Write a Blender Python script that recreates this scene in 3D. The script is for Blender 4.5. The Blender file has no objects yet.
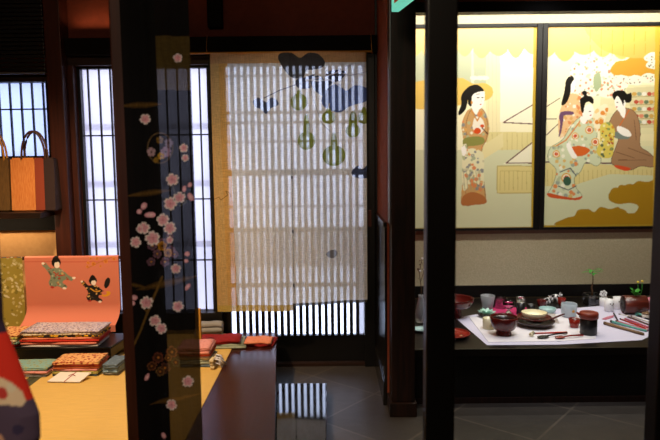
import bpy, bmesh, math, random
import numpy as np
from mathutils import Vector, Matrix
R = random.Random(7)
S = bpy.context.scene
C = S.collection
PI = math.pi

# ------------------------------------------------------------------ camera
F = 620.0; H = 1.235
PITCH = math.atan((220-158)/F); ROLL = math.radians(-0.62)
cd = bpy.data.cameras.new('camera'); cam = bpy.data.objects.new('camera', cd); C.objects.link(cam)
cd.sensor_width = 36.0; cd.lens = F/660*36.0; cd.clip_start = 0.02
CM = Matrix.Translation((0, 0, H)) @ Matrix.Rotation(PI/2-PITCH, 4, 'X') @ Matrix.Rotation(ROLL, 4, 'Z')
cam.matrix_world = CM
cd.dof.use_dof = True; cd.dof.focus_distance = 2.95; cd.dof.aperture_fstop = 2.8
S.camera = cam
CR = np.array(CM.to_3x3())

def ray(px, py):
    return CM.to_3x3() @ Vector(((px-330)/F, (220-py)/F, -1))
def P(px, py, D):                       # point of the place seen at a photo pixel, D metres ahead
    d = ray(px, py); t = D/d.y
    return Vector((d.x*t, D, H+d.z*t))
def PZ(px, py, z):                      # same, on the level z
    d = ray(px, py); t = (z-H)/d.z
    return Vector((d.x*t, d.y*t, z))
def proj(p):                            # world (n,3) -> photo coordinates
    q = (np.asarray(p)-np.array([0, 0, H])) @ CR
    return 330+F*q[:, 0]/-q[:, 2], 220-F*q[:, 1]/-q[:, 2]

def lin(c):
    return tuple(((v/255)/12.92 if v/255 <= .04045 else ((v/255+.055)/1.055)**2.4) for v in c)
def hexs(h): h = h.lstrip('#'); return tuple(int(h[i:i+2], 16) for i in (0, 2, 4))
def L(h): return lin(hexs(h)) if isinstance(h, str) else lin(h)

# ------------------------------------------------------------------ materials
def mat(name, col, rough=.6, metal=0, spec=.5, col2=None, scale=20, stretch=(1, 1, 1), bump=0, trans=0, emit=None, es=0, coat=0, detail=4, contrast=(.35, .65)):
    m = bpy.data.materials.new(name); m.use_nodes = True
    nt = m.node_tree; b = nt.nodes['Principled BSDF']
    b.inputs['Base Color'].default_value = (*L(col), 1)
    b.inputs['Roughness'].default_value = rough; b.inputs['Metallic'].default_value = metal
    b.inputs['Specular IOR Level'].default_value = spec
    b.inputs['Transmission Weight'].default_value = trans; b.inputs['Coat Weight'].default_value = coat
    if emit: b.inputs['Emission Color'].default_value = (*L(emit), 1); b.inputs['Emission Strength'].default_value = es
    if col2 or bump:
        tc = nt.nodes.new('ShaderNodeTexCoord'); mp = nt.nodes.new('ShaderNodeMapping'); n = nt.nodes.new('ShaderNodeTexNoise')
        mp.inputs['Scale'].default_value = stretch; n.inputs['Scale'].default_value = scale; n.inputs['Detail'].default_value = detail
        nt.links.new(tc.outputs['Object'], mp.inputs['Vector']); nt.links.new(mp.outputs['Vector'], n.inputs['Vector'])
        if col2:
            r = nt.nodes.new('ShaderNodeValToRGB')
            r.color_ramp.elements[0].position = contrast[0]; r.color_ramp.elements[1].position = contrast[1]
            r.color_ramp.elements[0].color = (*L(col), 1); r.color_ramp.elements[1].color = (*L(col2), 1)
            nt.links.new(n.outputs['Fac'], r.inputs['Fac']); nt.links.new(r.outputs['Color'], b.inputs['Base Color'])
        if bump:
            bp = nt.nodes.new('ShaderNodeBump'); bp.inputs['Strength'].default_value = bump; bp.inputs['Distance'].default_value = .01
            nt.links.new(n.outputs['Fac'], bp.inputs['Height']); nt.links.new(bp.outputs['Normal'], b.inputs['Normal'])
    return m

def fabric(name, base, spots, scale=60, thr=.28, spots2=None):
    """printed cloth: scattered blossoms / scales over a ground colour"""
    m = bpy.data.materials.new(name); m.use_nodes = True
    nt = m.node_tree; b = nt.nodes['Principled BSDF']; b.inputs['Roughness'].default_value = .85
    b.inputs['Specular IOR Level'].default_value = .15
    tc = nt.nodes.new('ShaderNodeTexCoord'); v = nt.nodes.new('ShaderNodeTexVoronoi'); v.inputs['Scale'].default_value = scale
    r = nt.nodes.new('ShaderNodeValToRGB'); e = r.color_ramp.elements
    r.color_ramp.interpolation = 'CONSTANT'
    e[0].position = 0; e[0].color = (*L(spots2 or spots), 1); e[1].position = thr*.5; e[1].color = (*L(spots), 1)
    x = e.new(thr); x.color = (*L(base), 1)
    nt.links.new(tc.outputs['Object'], v.inputs['Vector']); nt.links.new(v.outputs['Distance'], r.inputs['Fac'])
    nt.links.new(r.outputs['Color'], b.inputs['Base Color'])
    return m

def painted(name, rough=.6, sheer=False, weave=0, trl=.5, spec=.2, coat=0):
    """colours come from the cloth's or panel's own print (attribute Col, its alpha = how closed the weave is)"""
    m = bpy.data.materials.new(name); m.use_nodes = True
    nt = m.node_tree; b = nt.nodes['Principled BSDF']; o = nt.nodes['Material Output']
    a = nt.nodes.new('ShaderNodeAttribute'); a.attribute_name = 'Col'
    b.inputs['Roughness'].default_value = rough; b.inputs['Specular IOR Level'].default_value = spec; b.inputs['Coat Weight'].default_value = coat
    colout = a.outputs['Color']
    if weave:
        tc = nt.nodes.new('ShaderNodeTexCoord'); mx = None
        fac = None
        for st in ((weave, weave, weave*.06), (weave*.06, weave, weave)):
            mp = nt.nodes.new('ShaderNodeMapping'); mp.inputs['Scale'].default_value = st
            n = nt.nodes.new('ShaderNodeTexNoise'); n.inputs['Scale'].default_value = 1; n.inputs['Detail'].default_value = 2
            nt.links.new(tc.outputs['Object'], mp.inputs['Vector']); nt.links.new(mp.outputs['Vector'], n.inputs['Vector'])
            if fac is None: fac = n.outputs['Fac']
            else:
                ad = nt.nodes.new('ShaderNodeMath'); ad.operation = 'ADD'
                nt.links.new(fac, ad.inputs[0]); nt.links.new(n.outputs['Fac'], ad.inputs[1]); fac = ad.outputs[0]
        mr = nt.nodes.new('ShaderNodeMapRange'); mr.inputs[1].default_value = .7; mr.inputs[2].default_value = 1.3
        mr.inputs[3].default_value = .72; mr.inputs[4].default_value = 1.18
        nt.links.new(fac, mr.inputs[0])
        mm = nt.nodes.new('ShaderNodeMix'); mm.data_type = 'RGBA'; mm.blend_type = 'MULTIPLY'; mm.inputs[0].default_value = 1
        nt.links.new(a.outputs['Color'], mm.inputs[6]); nt.links.new(mr.outputs[0], mm.inputs[7]); colout = mm.outputs[2]
    nt.links.new(colout, b.inputs['Base Color'])
    if sheer:
        t = nt.nodes.new('ShaderNodeBsdfTranslucent'); nt.links.new(colout, t.inputs['Color'])
        mx = nt.nodes.new('ShaderNodeMixShader'); mx.inputs[0].default_value = trl
        nt.links.new(b.outputs[0], mx.inputs[1]); nt.links.new(t.outputs[0], mx.inputs[2])
        tr = nt.nodes.new('ShaderNodeBsdfTransparent'); m2 = nt.nodes.new('ShaderNodeMixShader')
        nt.links.new(a.outputs['Alpha'], m2.inputs[0]); nt.links.new(tr.outputs[0], m2.inputs[1]); nt.links.new(mx.outputs[0], m2.inputs[2])
        nt.links.new(m2.outputs[0], o.inputs['Surface'])
    return m

def pane_mat(name, col, clear):
    m = bpy.data.materials.new(name); m.use_nodes = True
    nt = m.node_tree; o = nt.nodes['Material Output']; nt.nodes.remove(nt.nodes['Principled BSDF'])
    t = nt.nodes.new('ShaderNodeBsdfTranslucent'); t.inputs['Color'].default_value = (*L(col), 1)
    tr = nt.nodes.new('ShaderNodeBsdfTransparent'); tr.inputs['Color'].default_value = (*L(col), 1)
    mx = nt.nodes.new('ShaderNodeMixShader'); mx.inputs[0].default_value = clear
    nt.links.new(t.outputs[0], mx.inputs[1]); nt.links.new(tr.outputs[0], mx.inputs[2]); nt.links.new(mx.outputs[0], o.inputs['Surface'])
    return m

def tile_mat():
    m = bpy.data.materials.new('slate_tile'); m.use_nodes = True
    nt = m.node_tree; b = nt.nodes['Principled BSDF']
    tc = nt.nodes.new('ShaderNodeTexCoord'); mp = nt.nodes.new('ShaderNodeMapping')
    mp.inputs['Rotation'].default_value = (0, 0, math.radians(40)); mp.inputs['Location'].default_value = (.12, .05, 0)
    br = nt.nodes.new('ShaderNodeTexBrick'); br.offset = 0; br.inputs['Scale'].default_value = 1
    br.inputs['Brick Width'].default_value = .45; br.inputs['Row Height'].default_value = .45; br.inputs['Mortar Size'].default_value = .006
    br.inputs['Color1'].default_value = (*L('48423e'), 1); br.inputs['Color2'].default_value = (*L('3e3936'), 1); br.inputs['Mortar'].default_value = (*L('5a524b'), 1)
    n = nt.nodes.new('ShaderNodeTexNoise'); n.inputs['Scale'].default_value = 14; n.inputs['Detail'].default_value = 6
    mr = nt.nodes.new('ShaderNodeMapRange'); mr.inputs[3].default_value = .7; mr.inputs[4].default_value = 1.25
    mm = nt.nodes.new('ShaderNodeMix'); mm.data_type = 'RGBA'; mm.blend_type = 'MULTIPLY'; mm.inputs[0].default_value = 1
    nt.links.new(tc.outputs['Object'], mp.inputs['Vector']); nt.links.new(mp.outputs['Vector'], br.inputs['Vector'])
    nt.links.new(tc.outputs['Object'], n.inputs['Vector']); nt.links.new(n.outputs['Fac'], mr.inputs[0])
    nt.links.new(br.outputs['Color'], mm.inputs[6]); nt.links.new(mr.outputs[0], mm.inputs[7]); nt.links.new(mm.outputs[2], b.inputs['Base Color'])
    bp = nt.nodes.new('ShaderNodeBump'); bp.inputs['Strength'].default_value = .15; bp.inputs['Distance'].default_value = .01
    nt.links.new(n.outputs['Fac'], bp.inputs['Height']); nt.links.new(bp.outputs['Normal'], b.inputs['Normal'])
    b.inputs['Roughness'].default_value = .42
    return m

def tatami_mat():
    m = bpy.data.materials.new('woven_rush'); m.use_nodes = True
    nt = m.node_tree; b = nt.nodes['Principled BSDF']; b.inputs['Roughness'].default_value = .7; b.inputs['Specular IOR Level'].default_value = .25
    tc = nt.nodes.new('ShaderNodeTexCoord'); w = nt.nodes.new('ShaderNodeTexWave'); w.wave_type = 'BANDS'; w.bands_direction = 'Y'
    w.inputs['Scale'].default_value = 32; w.inputs['Distortion'].default_value = .6; w.inputs['Detail'].default_value = 1
    mp = nt.nodes.new('ShaderNodeMapping'); mp.inputs['Scale'].default_value = (8, 90, 1)
    n = nt.nodes.new('ShaderNodeTexNoise'); n.inputs['Scale'].default_value = 1.5
    r = nt.nodes.new('ShaderNodeValToRGB'); e = r.color_ramp.elements
    e[0].color = (*L('c29c54'), 1); e[1].color = (*L('dfb762'), 1); e[0].position = .2; e[1].position = .8
    ad = nt.nodes.new('ShaderNodeMath'); ad.operation = 'ADD'
    hf = nt.nodes.new('ShaderNodeMath'); hf.operation = 'MULTIPLY'; hf.inputs[1].default_value = .5
    nt.links.new(tc.outputs['Object'], w.inputs['Vector']); nt.links.new(tc.outputs['Object'], mp.inputs['Vector']); nt.links.new(mp.outputs[0], n.inputs['Vector'])
    nt.links.new(w.outputs['Fac'], ad.inputs[0]); nt.links.new(n.outputs['Fac'], ad.inputs[1]); nt.links.new(ad.outputs[0], hf.inputs[0])
    nt.links.new(hf.outputs[0], r.inputs['Fac']); nt.links.new(r.outputs['Color'], b.inputs['Base Color'])
    bp = nt.nodes.new('ShaderNodeBump'); bp.inputs['Strength'].default_value = .25; bp.inputs['Distance'].default_value = .004
    nt.links.new(w.outputs['Fac'], bp.inputs['Height']); nt.links.new(bp.outputs['Normal'], b.inputs['Normal'])
    return m

M = dict(
    black=mat('black_lacquered_wood', '070606', .42, col2='0b0908', spec=.35, scale=6, stretch=(1, 1, .1)),
    ledge=mat('brown_ledge_wood', '7a5644', .5), rail=mat('dull_bamboo', 'd0a050', .6), matteblk=mat('matte_black_beam', '0a0807', .85, spec=.12), dark=mat('dark_stained_wood', '170d09', .5, spec=.3, col2='2a160f', scale=9, stretch=(6, 6, .5), bump=.05),  # the beam material is plain matte black with low specular
    dark2=mat('dark_stained_wood_boards', '180e0a', .5, spec=.3, col2='2d1911', scale=9, stretch=(.5, 6, 6), bump=.05),
    post=mat('reddish_post_wood', '32140c', .5, spec=.3, col2='421c10', scale=9, stretch=(6, 6, .4)),
    wain=mat('glossy_black_panelling', '14110f', .22, col2='1f1a17', scale=12, stretch=(5, 5, .4), bump=.04),
    redback=mat('shaded_rust_plaster', '5e2615', .9, col2='682b18', scale=30, bump=.06), red=mat('rust_plaster', '8a3c22', .9, col2='95452a', scale=30, bump=.06),  # redback repeats the rust plaster in a darker colour, shade painted in
    tanwall=mat('tan_plaster', 'b98a55', .9, col2='c0925c', scale=40),
    beige=mat('beige_textured_wall', 'b3a98c', .9, col2='bfb598', scale=120, bump=.2),
    plaster=mat('dark_plaster', '5a3a2a', .9),
    ceil=mat('dark_ceiling_boards', '2a1a12', .8),
    plank=mat('polished_reddish_plank', '2c110d', .22, spec=.14, col2='3c1a13', scale=7, stretch=(9, .7, 1), bump=.02),
    step=mat('polished_black_stone', '0e0f12', .06, spec=.9, col2='1d2026', scale=60),
    counter=mat('dark_counter_wood', '0d0a08', .28, col2='16110d', spec=.35, scale=10, stretch=(.6, 6, 1)),
    gold=mat('pale_gold_moulding', 'a58a4a', .45),
    grey_edge=mat('grey_metal_and_lit_edge', '6d6d72', .35, metal=.6),
    bamboo=mat('golden_bamboo', 'c98f3a', .45, col2='b57a2a', scale=12, stretch=(.4, 4, 4)),
    outwood=mat('weathered_outdoor_wood', '6f674c', .8),
    tatami=tatami_mat(), heri=mat('olive_mat_border', '4a4524', .8, col2='3c3a1c', scale=80),
    lacred=mat('red_brown_lacquer', '561410', .25, coat=.3), lacdk=mat('black_brown_lacquer', '24100f', .28, coat=.3),
    brick=mat('brick_red_lacquer', '7d2c18', .45), vermil=mat('vermilion_lacquer', '8a2014', .25, coat=.3), cream=mat('cream_glaze', 'e6dfbf', .25, col2='d8cf9f', scale=25),
    white=mat('white_glaze', 'e8e8ea', .3), yolk=mat('pale_yellow_glaze', 'f6f0cc', .3), celadon=mat('pale_celadon_glaze', '9fc4c4', .25, col2='b4d2d0', scale=30),
    bluecup=mat('pale_blue_stoneware', 'b9c4cc', .35, col2='a5b4c0', scale=25), goldleaf=mat('gold_dot', 'd69a2a', .4),
    glass=mat('clear_glass', 'f4fbff', .03, trans=1.0), frost=mat('frosted_glass', 'e6ecf2', .35, trans=.85),
    teal=mat('mint_glaze', 'a9d6c6', .25), linen=mat('lavender_white_linen', 'cdcae0', .8), linen2=mat('cream_white_paper', 'e4e0e6', .7),
    magenta=mat('magenta_cloth', 'b31d5c', .8), pinkc=mat('dusty_pink_cloth', 'd98a9c', .8), blackm=mat('matte_black', '0c0b0c', .4),
    leaf=mat('leaf_green', '3f9a35', .45), stem=mat('brown_twig', '5a4025', .8), soil=mat('dark_soil', '251d16', .95), yellow=mat('yellow_petal', 'e8cf3a', .6),
    log=mat('red_brown_bark', '4c1a13', .3, col2='6a2a1e', scale=18, stretch=(.5, 6, 6), bump=.15, coat=.3), logend=mat('cut_wood_end', '1a0b09', .5),
    stick1=mat('teal_lacquer_stick', '5fa598', .3), stick2=mat('pink_lacquer_stick', 'b85a72', .35), stick3=mat('red_lacquer_stick', 'b3281c', .3),
    stick4=mat('brown_lacquer_stick', '5a3420', .35), stick5=mat('white_bone_stick', 'dcd6cc', .4), stick6=mat('lilac_stick', 'b7a3d6', .4), bamboo2=mat('brown_bamboo_tube', '8a6a45', .5, col2='6b4d30', scale=14, stretch=(.5, 5, 5)),
    paper=mat('white_paper', 'ded6cc', .7), redcord=mat('red_paper_cord', 'b0302a', .6),
    brown_handle=mat('brown_leather', '4a2a1c', .5), greyc=mat('grey_cotton', '8a8680', .9),
    orange=mat('orange_brocade', 'c8702c', .7, col2='d98a45', scale=30, stretch=(9, 9, .3)), rust=mat('rust_brocade', '8a3518', .7), maroon=mat('dark_maroon_cloth', '2b1512', .8),
    olive=mat('olive_brown_brocade', '6b4a1a', .7, col2='55390f', scale=30, stretch=(9, 9, .3)),
    cardtan=mat('yellow_board', 'd19a35', .6),
    print=painted('woodblock_style_painting', .32, spec=.35), silk=painted('printed_silk', .75), noren=painted('hemp_gauze', .9, sheer=True, weave=420, trl=.58, spec=.05),
    scarf=painted('black_sheer_silk', .8, sheer=True, weave=300, trl=.3, spec=.1),
    tile=tile_mat(),
)

# ------------------------------------------------------------------ mesh collecting
class MB:
    def __init__(self): self.bm = bmesh.new()
    def box(self, a, b, bev=0):
        a, b = Vector(a), Vector(b); lo = Vector(map(min, a, b)); hi = Vector(map(max, a, b))
        r = bmesh.ops.create_cube(self.bm, size=1); d = hi-lo
        for v in r['verts']: v.co = Vector(((v.co.x+.5)*d.x+lo.x, (v.co.y+.5)*d.y+lo.y, (v.co.z+.5)*d.z+lo.z))
        if bev:
            es = list({e for v in r['verts'] for e in v.link_edges})
            bmesh.ops.bevel(self.bm, geom=es, offset=bev, segments=2, profile=.6, affect='EDGES')
        return self
    def lathe(self, prof, seg=28, at=(0, 0, 0), sx=1, sy=1, axis='Z', rot=0, ring=False):
        rings = []
        for r, z in prof:
            ring = []
            for i in range(seg):
                t = 2*PI*i/seg
                p = Vector((r*math.cos(t)*sx, r*math.sin(t)*sy, z))
                if axis == 'X': p = Vector((p.z, p.x, p.y))
                if rot: p = Matrix.Rotation(rot, 3, 'Z') @ p
                ring.append(self.bm.verts.new(p+Vector(at)))
            rings.append(ring)
        for a, b in zip(rings, rings[1:]):
            for i in range(seg):
                self.bm.faces.new((a[i], a[(i+1) % seg], b[(i+1) % seg], b[i])).smooth = True
        if ring:
            a, b = rings[-1], rings[0]
            for i in range(seg): self.bm.faces.new((a[i], a[(i+1) % seg], b[(i+1) % seg], b[i])).smooth = True
        else: self.bm.faces.new(rings[0][::-1]); self.bm.faces.new(rings[-1])
        return self
    def tube(self, pts, r, seg=8, r2=None, cap=True):
        pts = [Vector(p) for p in pts]; rings = []; n = len(pts)
        for i, p in enumerate(pts):
            t = (pts[min(i+1, n-1)]-pts[max(i-1, 0)]).normalized()
            u = t.cross(Vector((0, 0, 1)) if abs(t.z) < .9 else Vector((1, 0, 0))).normalized(); w = t.cross(u)
            rr = r if r2 is None else r+(r2-r)*i/(n-1)
            rings.append([self.bm.verts.new(p+(u*math.cos(2*PI*k/seg)+w*math.sin(2*PI*k/seg))*rr) for k in range(seg)])
        for a, b in zip(rings, rings[1:]):
            for k in range(seg): self.bm.faces.new((a[k], a[(k+1) % seg], b[(k+1) % seg], b[k])).smooth = True
        self.bm.faces.new(rings[0][::-1]); self.bm.faces.new(rings[-1])
        return self
    def prism(self, poly, z0, z1, bev=0):
        lo = [self.bm.verts.new((x, y, z0)) for x, y in poly]; hi = [self.bm.verts.new((x, y, z1)) for x, y in poly]
        n = len(poly); self.bm.faces.new(lo[::-1]); self.bm.faces.new(hi)
        for i in range(n): self.bm.faces.new((lo[i], lo[(i+1) % n], hi[(i+1) % n], hi[i]))
        return self
    def ball(self, c, r, sz=(1, 1, 1), sub=2):
        q = bmesh.ops.create_icosphere(self.bm, subdivisions=sub, radius=1)
        for v in q['verts']: v.co = Vector((v.co.x*r*sz[0], v.co.y*r*sz[1], v.co.z*r*sz[2]))+Vector(c)
        for v in q['verts']:
            for f in v.link_faces: f.smooth = True
        return self
    def leafblade(self, base, tip, w, lift=.3):
        base, tip = Vector(base), Vector(tip); d = tip-base; side = d.cross(Vector((0, 0, 1))).normalized() if abs(d.normalized().z) < .95 else Vector((1, 0, 0))
        up = Vector((0, 0, 1)); prev = None
        for i in range(7):
            t = i/6; ww = w*math.sin(PI*(t*.92+.04))
            c = base+d*t+up*lift*d.length*t*(1-t)*1.2
            row = [self.bm.verts.new(c-side*ww+up*ww*.3), self.bm.verts.new(c), self.bm.verts.new(c+side*ww+up*ww*.3)]
            if prev:
                for k in range(2): self.bm.faces.new((prev[k], prev[k+1], row[k+1], row[k])).smooth = True
            prev = row
        return self
    def folded(self, w, d, h, n=2, wob=.004, seed=0):
        """a folded length of cloth: n leaves of fabric, rounded along the front fold, ends slightly uneven"""
        rr = random.Random(seed); hh = h/n
        for k in range(n):
            z0 = k*hh; dx = rr.uniform(-wob, wob)*1.5; dy = rr.uniform(-wob, wob)*2
            prof = []
            for i in range(9):
                a = -PI/2+PI*i/8; prof.append((-d/2-math.cos(a)*hh*.5+hh*.5, z0+hh/2+math.sin(a)*hh*.5))
            for i in range(9):
                a = PI/2-PI*i/8; prof.append((d/2+math.cos(a)*hh*.4-hh*.5, z0+hh/2+math.sin(a)*hh*.5))
            nx = 9; rows = []
            for j in range(nx):
                x = -w/2+w*j/(nx-1)
                wz = wob*.35*math.sin(j*1.7+k*2+seed); wy = wob*math.sin(j*1.1+seed*3+k)
                edge = .82 if j in (0, nx-1) else 1
                rows.append([self.bm.verts.new((x+dx, y+dy+wy, z0+hh/2+(z-z0-hh/2)*edge+(max(0, wz) if k < n-1 else min(0, wz)))) for y, z in prof])
            m = len(prof)
            for a, b in zip(rows, rows[1:]):
                for i in range(m): self.bm.faces.new((a[i], b[i], b[(i+1) % m], a[(i+1) % m])).smooth = True
            self.bm.faces.new(rows[0]); self.bm.faces.new(rows[-1][::-1])
        return self
    def xf(self, m):
        bmesh.ops.transform(self.bm, matrix=m, verts=self.bm.verts); return self
    def build(self, name, m, parent=None, world=False):
        bmesh.ops.recalc_face_normals(self.bm, faces=self.bm.faces)
        me = bpy.data.meshes.new(name)
        off = Vector((0, 0, 0))
        if world:
            if parent is not None:
                p = parent
                while p is not None: off = off+p.location; p = p.parent
            else:
                lo = Vector([min(v.co[i] for v in self.bm.verts) for i in range(3)]); hi = Vector([max(v.co[i] for v in self.bm.verts) for i in range(3)])
                off = Vector(((lo.x+hi.x)/2, (lo.y+hi.y)/2, lo.z))
            for v in self.bm.verts: v.co -= off
        self.bm.to_mesh(me); self.bm.free()
        o = bpy.data.objects.new(name, me); C.objects.link(o)
        me.materials.append(M[m] if isinstance(m, str) else m)
        if parent is not None: o.parent = parent
        elif world: o.location = off
        return o

def tag(o, label, cat, group=None, kind=None):
    o['label'] = label; o['category'] = cat
    if group: o['group'] = group
    if kind: o['kind'] = kind
    return o
def thing(name, label, cat, loc=(0, 0, 0), rz=0, group=None):
    o = bpy.data.objects.new(name, None); C.objects.link(o); o.location = loc; o.rotation_euler = (0, 0, rz); o.empty_display_size = .05
    return tag(o, label, cat, group)
def struct(name, mb, m, parent=None):
    o = mb.build(name, m, parent)
    if parent is None: o['kind'] = 'structure'
    return o

# ------------------------------------------------------------------ prints on cloth and panels
class Paint:
    def __init__(self, X, Y, base, alpha=1.0):
        self.X, self.Y = X, Y; n = len(X)
        self.c = np.empty((n, 4)); self.c[:, :3] = L(base); self.c[:, 3] = alpha
    def put(self, m, col, a=None):
        if not len(m): return
        self.c[m, :3] = L(col)
        if a is not None: self.c[m, 3] = a
    def near(self, x0, y0, x1, y1):
        return np.nonzero((self.X >= x0) & (self.X <= x1) & (self.Y >= y0) & (self.Y <= y1))[0]
    def inside(self, pts):
        p = np.array(pts, float); ix = self.near(p[:, 0].min(), p[:, 1].min(), p[:, 0].max(), p[:, 1].max())
        x, y = self.X[ix], self.Y[ix]; w = np.zeros(len(ix), bool)
        for (ax, ay), (bx, by) in zip(p, np.roll(p, -1, 0)):
            if ay == by: continue
            w ^= ((ay > y) != (by > y)) & (x < (bx-ax)*(y-ay)/(by-ay)+ax)
        return ix[w]
    def poly(self, pts, col, a=None, smooth=True, outline=None, ow=.6):
        if smooth:
            q = []; n = len(pts)
            for i in range(n):
                p0, p1, p2, p3 = [np.array(pts[(i+k-1) % n], float) for k in range(4)]
                for t in (0, .25, .5, .75):
                    q.append(.5*((2*p1)+(-p0+p2)*t+(2*p0-5*p1+4*p2-p3)*t*t+(-p0+3*p1-3*p2+p3)*t**3))
            pts = q
        m = self.inside(pts); self.put(m, col, a)
        if outline: self.line(list(pts)+[pts[0]], ow, outline)
        return m
    def ell(self, cx, cy, rx, ry, col, a=None, rot=0):
        r = max(rx, ry); ix = self.near(cx-r, cy-r, cx+r, cy+r)
        x, y = self.X[ix]-cx, self.Y[ix]-cy; c, s = math.cos(rot), math.sin(rot)
        self.put(ix[((x*c+y*s)/rx)**2+((-x*s+y*c)/ry)**2 <= 1], col, a)
    def line(self, pts, w, col, a=None):
        for (ax, ay), (bx, by) in zip(pts, pts[1:]):
            ix = self.near(min(ax, bx)-w, min(ay, by)-w, max(ax, bx)+w, max(ay, by)+w)
            x, y = self.X[ix]-ax, self.Y[ix]-ay; dx, dy = bx-ax, by-ay
            t = np.clip((x*dx+y*dy)/max(dx*dx+dy*dy, 1e-9), 0, 1)
            self.put(ix[(x-t*dx)**2+(y-t*dy)**2 <= (w/2)**2], col, a)
    def flower(self, cx, cy, r, rot=0, rim='f0e2dc', mid='e3a3ad', core='d98894', a=1, squash=1):
        ix = self.near(cx-r, cy-r, cx+r, cy+r)
        x, y = self.X[ix]-cx, (self.Y[ix]-cy)/squash
        th = np.arctan2(y, x)-rot; rad = np.hypot(x, y)/r
        ph = np.mod(th, 2*PI/5)/(2*PI/5)
        edge = .55+.45*np.sin(PI*ph)**.55-.16*np.exp(-((ph-.5)/.09)**2)
        self.put(ix[rad <= edge], rim, a); self.put(ix[rad <= edge*.74], mid, a); self.put(ix[rad <= .2], core, a)
    def dots(self, m, n, cols, r0, r1, seed, ring=None):
        rr = random.Random(seed)
        if not len(m): return
        sel = np.zeros(len(self.X), bool); sel[m] = True
        for k in range(n):
            i = m[rr.randrange(len(m))]; cx, cy = self.X[i], self.Y[i]; r = rr.uniform(r0, r1)
            ix = self.near(cx-r, cy-r, cx+r, cy+r); d = np.hypot(self.X[ix]-cx, (self.Y[ix]-cy))
            ix2 = ix[(d <= r) & sel[ix]]; self.put(ix2, rr.choice(cols))
            if ring: self.put(ix[(d <= r*.55) & sel[ix]], ring)

def sheet(name, x0, x1, z0, z1, D, step, paint, m, parent=None, off=None, zfun=None, thick=0):
    """a printed cloth or panel standing at distance D; paint(X, Y) returns the print"""
    nx = int((x1-x0)/step)+2; nz = int((z1-z0)/step)+2
    xs = np.linspace(x0, x1, nx); zs = np.linspace(z0, z1, nz)
    gx, gz = np.meshgrid(xs, zs); gx = gx.ravel(); gz = gz.ravel()
    gy = np.full(len(gx), float(D)); flat = np.stack([gx, gy, gz], 1)
    X, Y = proj(flat); pc = paint(X, Y)
    co = flat.copy()
    if off: co[:, 1] += off(gx, gz)
    if zfun: co[:, 2] += zfun(gx, gz)
    base = np.array([(x0+x1)/2, D, z0]); o_off = base
    if parent is not None: o_off = np.array(parent.location)
    co -= o_off
    i = np.arange(nx-1); j = np.arange(nz-1); jj, ii = np.meshgrid(j, i, indexing='ij'); a = (jj*nx+ii).ravel()
    faces = np.stack([a, a+1, a+1+nx, a+nx], 1)
    me = bpy.data.meshes.new(name); me.vertices.add(len(co)); me.vertices.foreach_set('co', co.ravel())
    me.loops.add(faces.size); me.loops.foreach_set('vertex_index', faces.ravel().astype(np.int32))
    me.polygons.add(len(faces)); me.polygons.foreach_set('loop_start', np.arange(0, faces.size, 4, dtype=np.int32)); me.polygons.foreach_set('loop_total', np.full(len(faces), 4, np.int32))
    me.update(calc_edges=True); me.validate()
    ca = me.color_attributes.new('Col', 'FLOAT_COLOR', 'POINT'); ca.data.foreach_set('color', pc.c.astype(np.float32).ravel())
    me.materials.append(M[m])
    for p in me.polygons: p.use_smooth = True
    o = bpy.data.objects.new(name, me); C.objects.link(o)
    if parent is not None: o.parent = parent
    else: o.location = base
    if thick:
        s = o.modifiers.new('thickness', 'SOLIDIFY'); s.thickness = thick; s.offset = 1
    return o

# ------------------------------------------------------------------ the setting
DB = 3.75                                   # distance of the lattice door and the window wall
XL, XR, DN, ZC = -2.6, 2.45, -1.0, 2.6
DA = 4.27                                   # back wall of the display alcove
ZT = .18                                    # level of the raised floor
ZK = .253
ZF = -.045                                   # level of the tiled floor
#                                   # level of the alcove counter
struct('floor', MB().box((XL-.1, DN-.1, ZF-.1), (XR+.1, 4.4, ZF)), 'tile')
struct('ceiling', MB().box((XL-.1, DN-.1, ZC), (XR+.1, 3.86, ZC+.1)).box((.3, 3.86, ZC), (XR+.1, 4.4, ZC+.1)), 'ceil')
struct('wall_left', MB().box((XL-.1, DN, ZF), (XL, 3.86, ZC)), 'plaster')
struct('wall_right', MB().box((XR, DN, ZF), (XR+.1, 4.37, ZC)), 'plaster')
struct('wall_near', MB().box((XL-.1, DN-.1, ZF), (XR+.1, DN, ZC)), 'plaster')
# window wall with openings: window 1 (behind the bags), window 2 (tall lattice), door
w1x0, w1x1, w1z0, w1z1 = -2.25, -1.665, 1.245, 1.722
w2x0, w2x1, w2z0, w2z1 = -1.497, -.705, .285, 1.79
dx0, dx1, dz1 = -.690, .27, 1.89
y0, y1 = DB, DB+.1
wb = MB()
wb.box((XL, y0, ZF), (w1x0, y1, ZC)).box((w1x0, y0, ZF), (w1x1, y1, w1z0)).box((w1x0, y0, w1z1), (w1x1, y1, ZC))
wb.box((w1x1, y0, ZF), (w2x0, y1, ZC)).box((w2x0, y0, ZF), (w2x1, y1, w2z0)).box((w2x0, y0, w2z1), (w2x1, y1, ZC))
wb.box((w2x1, y0, ZF), (dx0, y1, ZC)).box((dx0, y0, dz1), (.29, y1, ZC)).box((dx1, y0, ZF), (.29, y1, dz1))
struct('wall_back', wb, 'redback')
# alcove walls and the wall between entrance and alcove
struct('wall_alcove', MB().box((.41, DA, ZF), (XR, DA+.1, ZC)).box((.29, DA+.0, ZF), (.41, DA+.1, ZC)), 'beige')
struct('wall_entrance', MB().box((.287, 3.1, ZF), (.41, DA, ZC)), 'red')
struct('wall_upper', MB().box((.4101, 3.12, 1.985), (XR, 3.2, ZC)), 'red')

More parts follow.
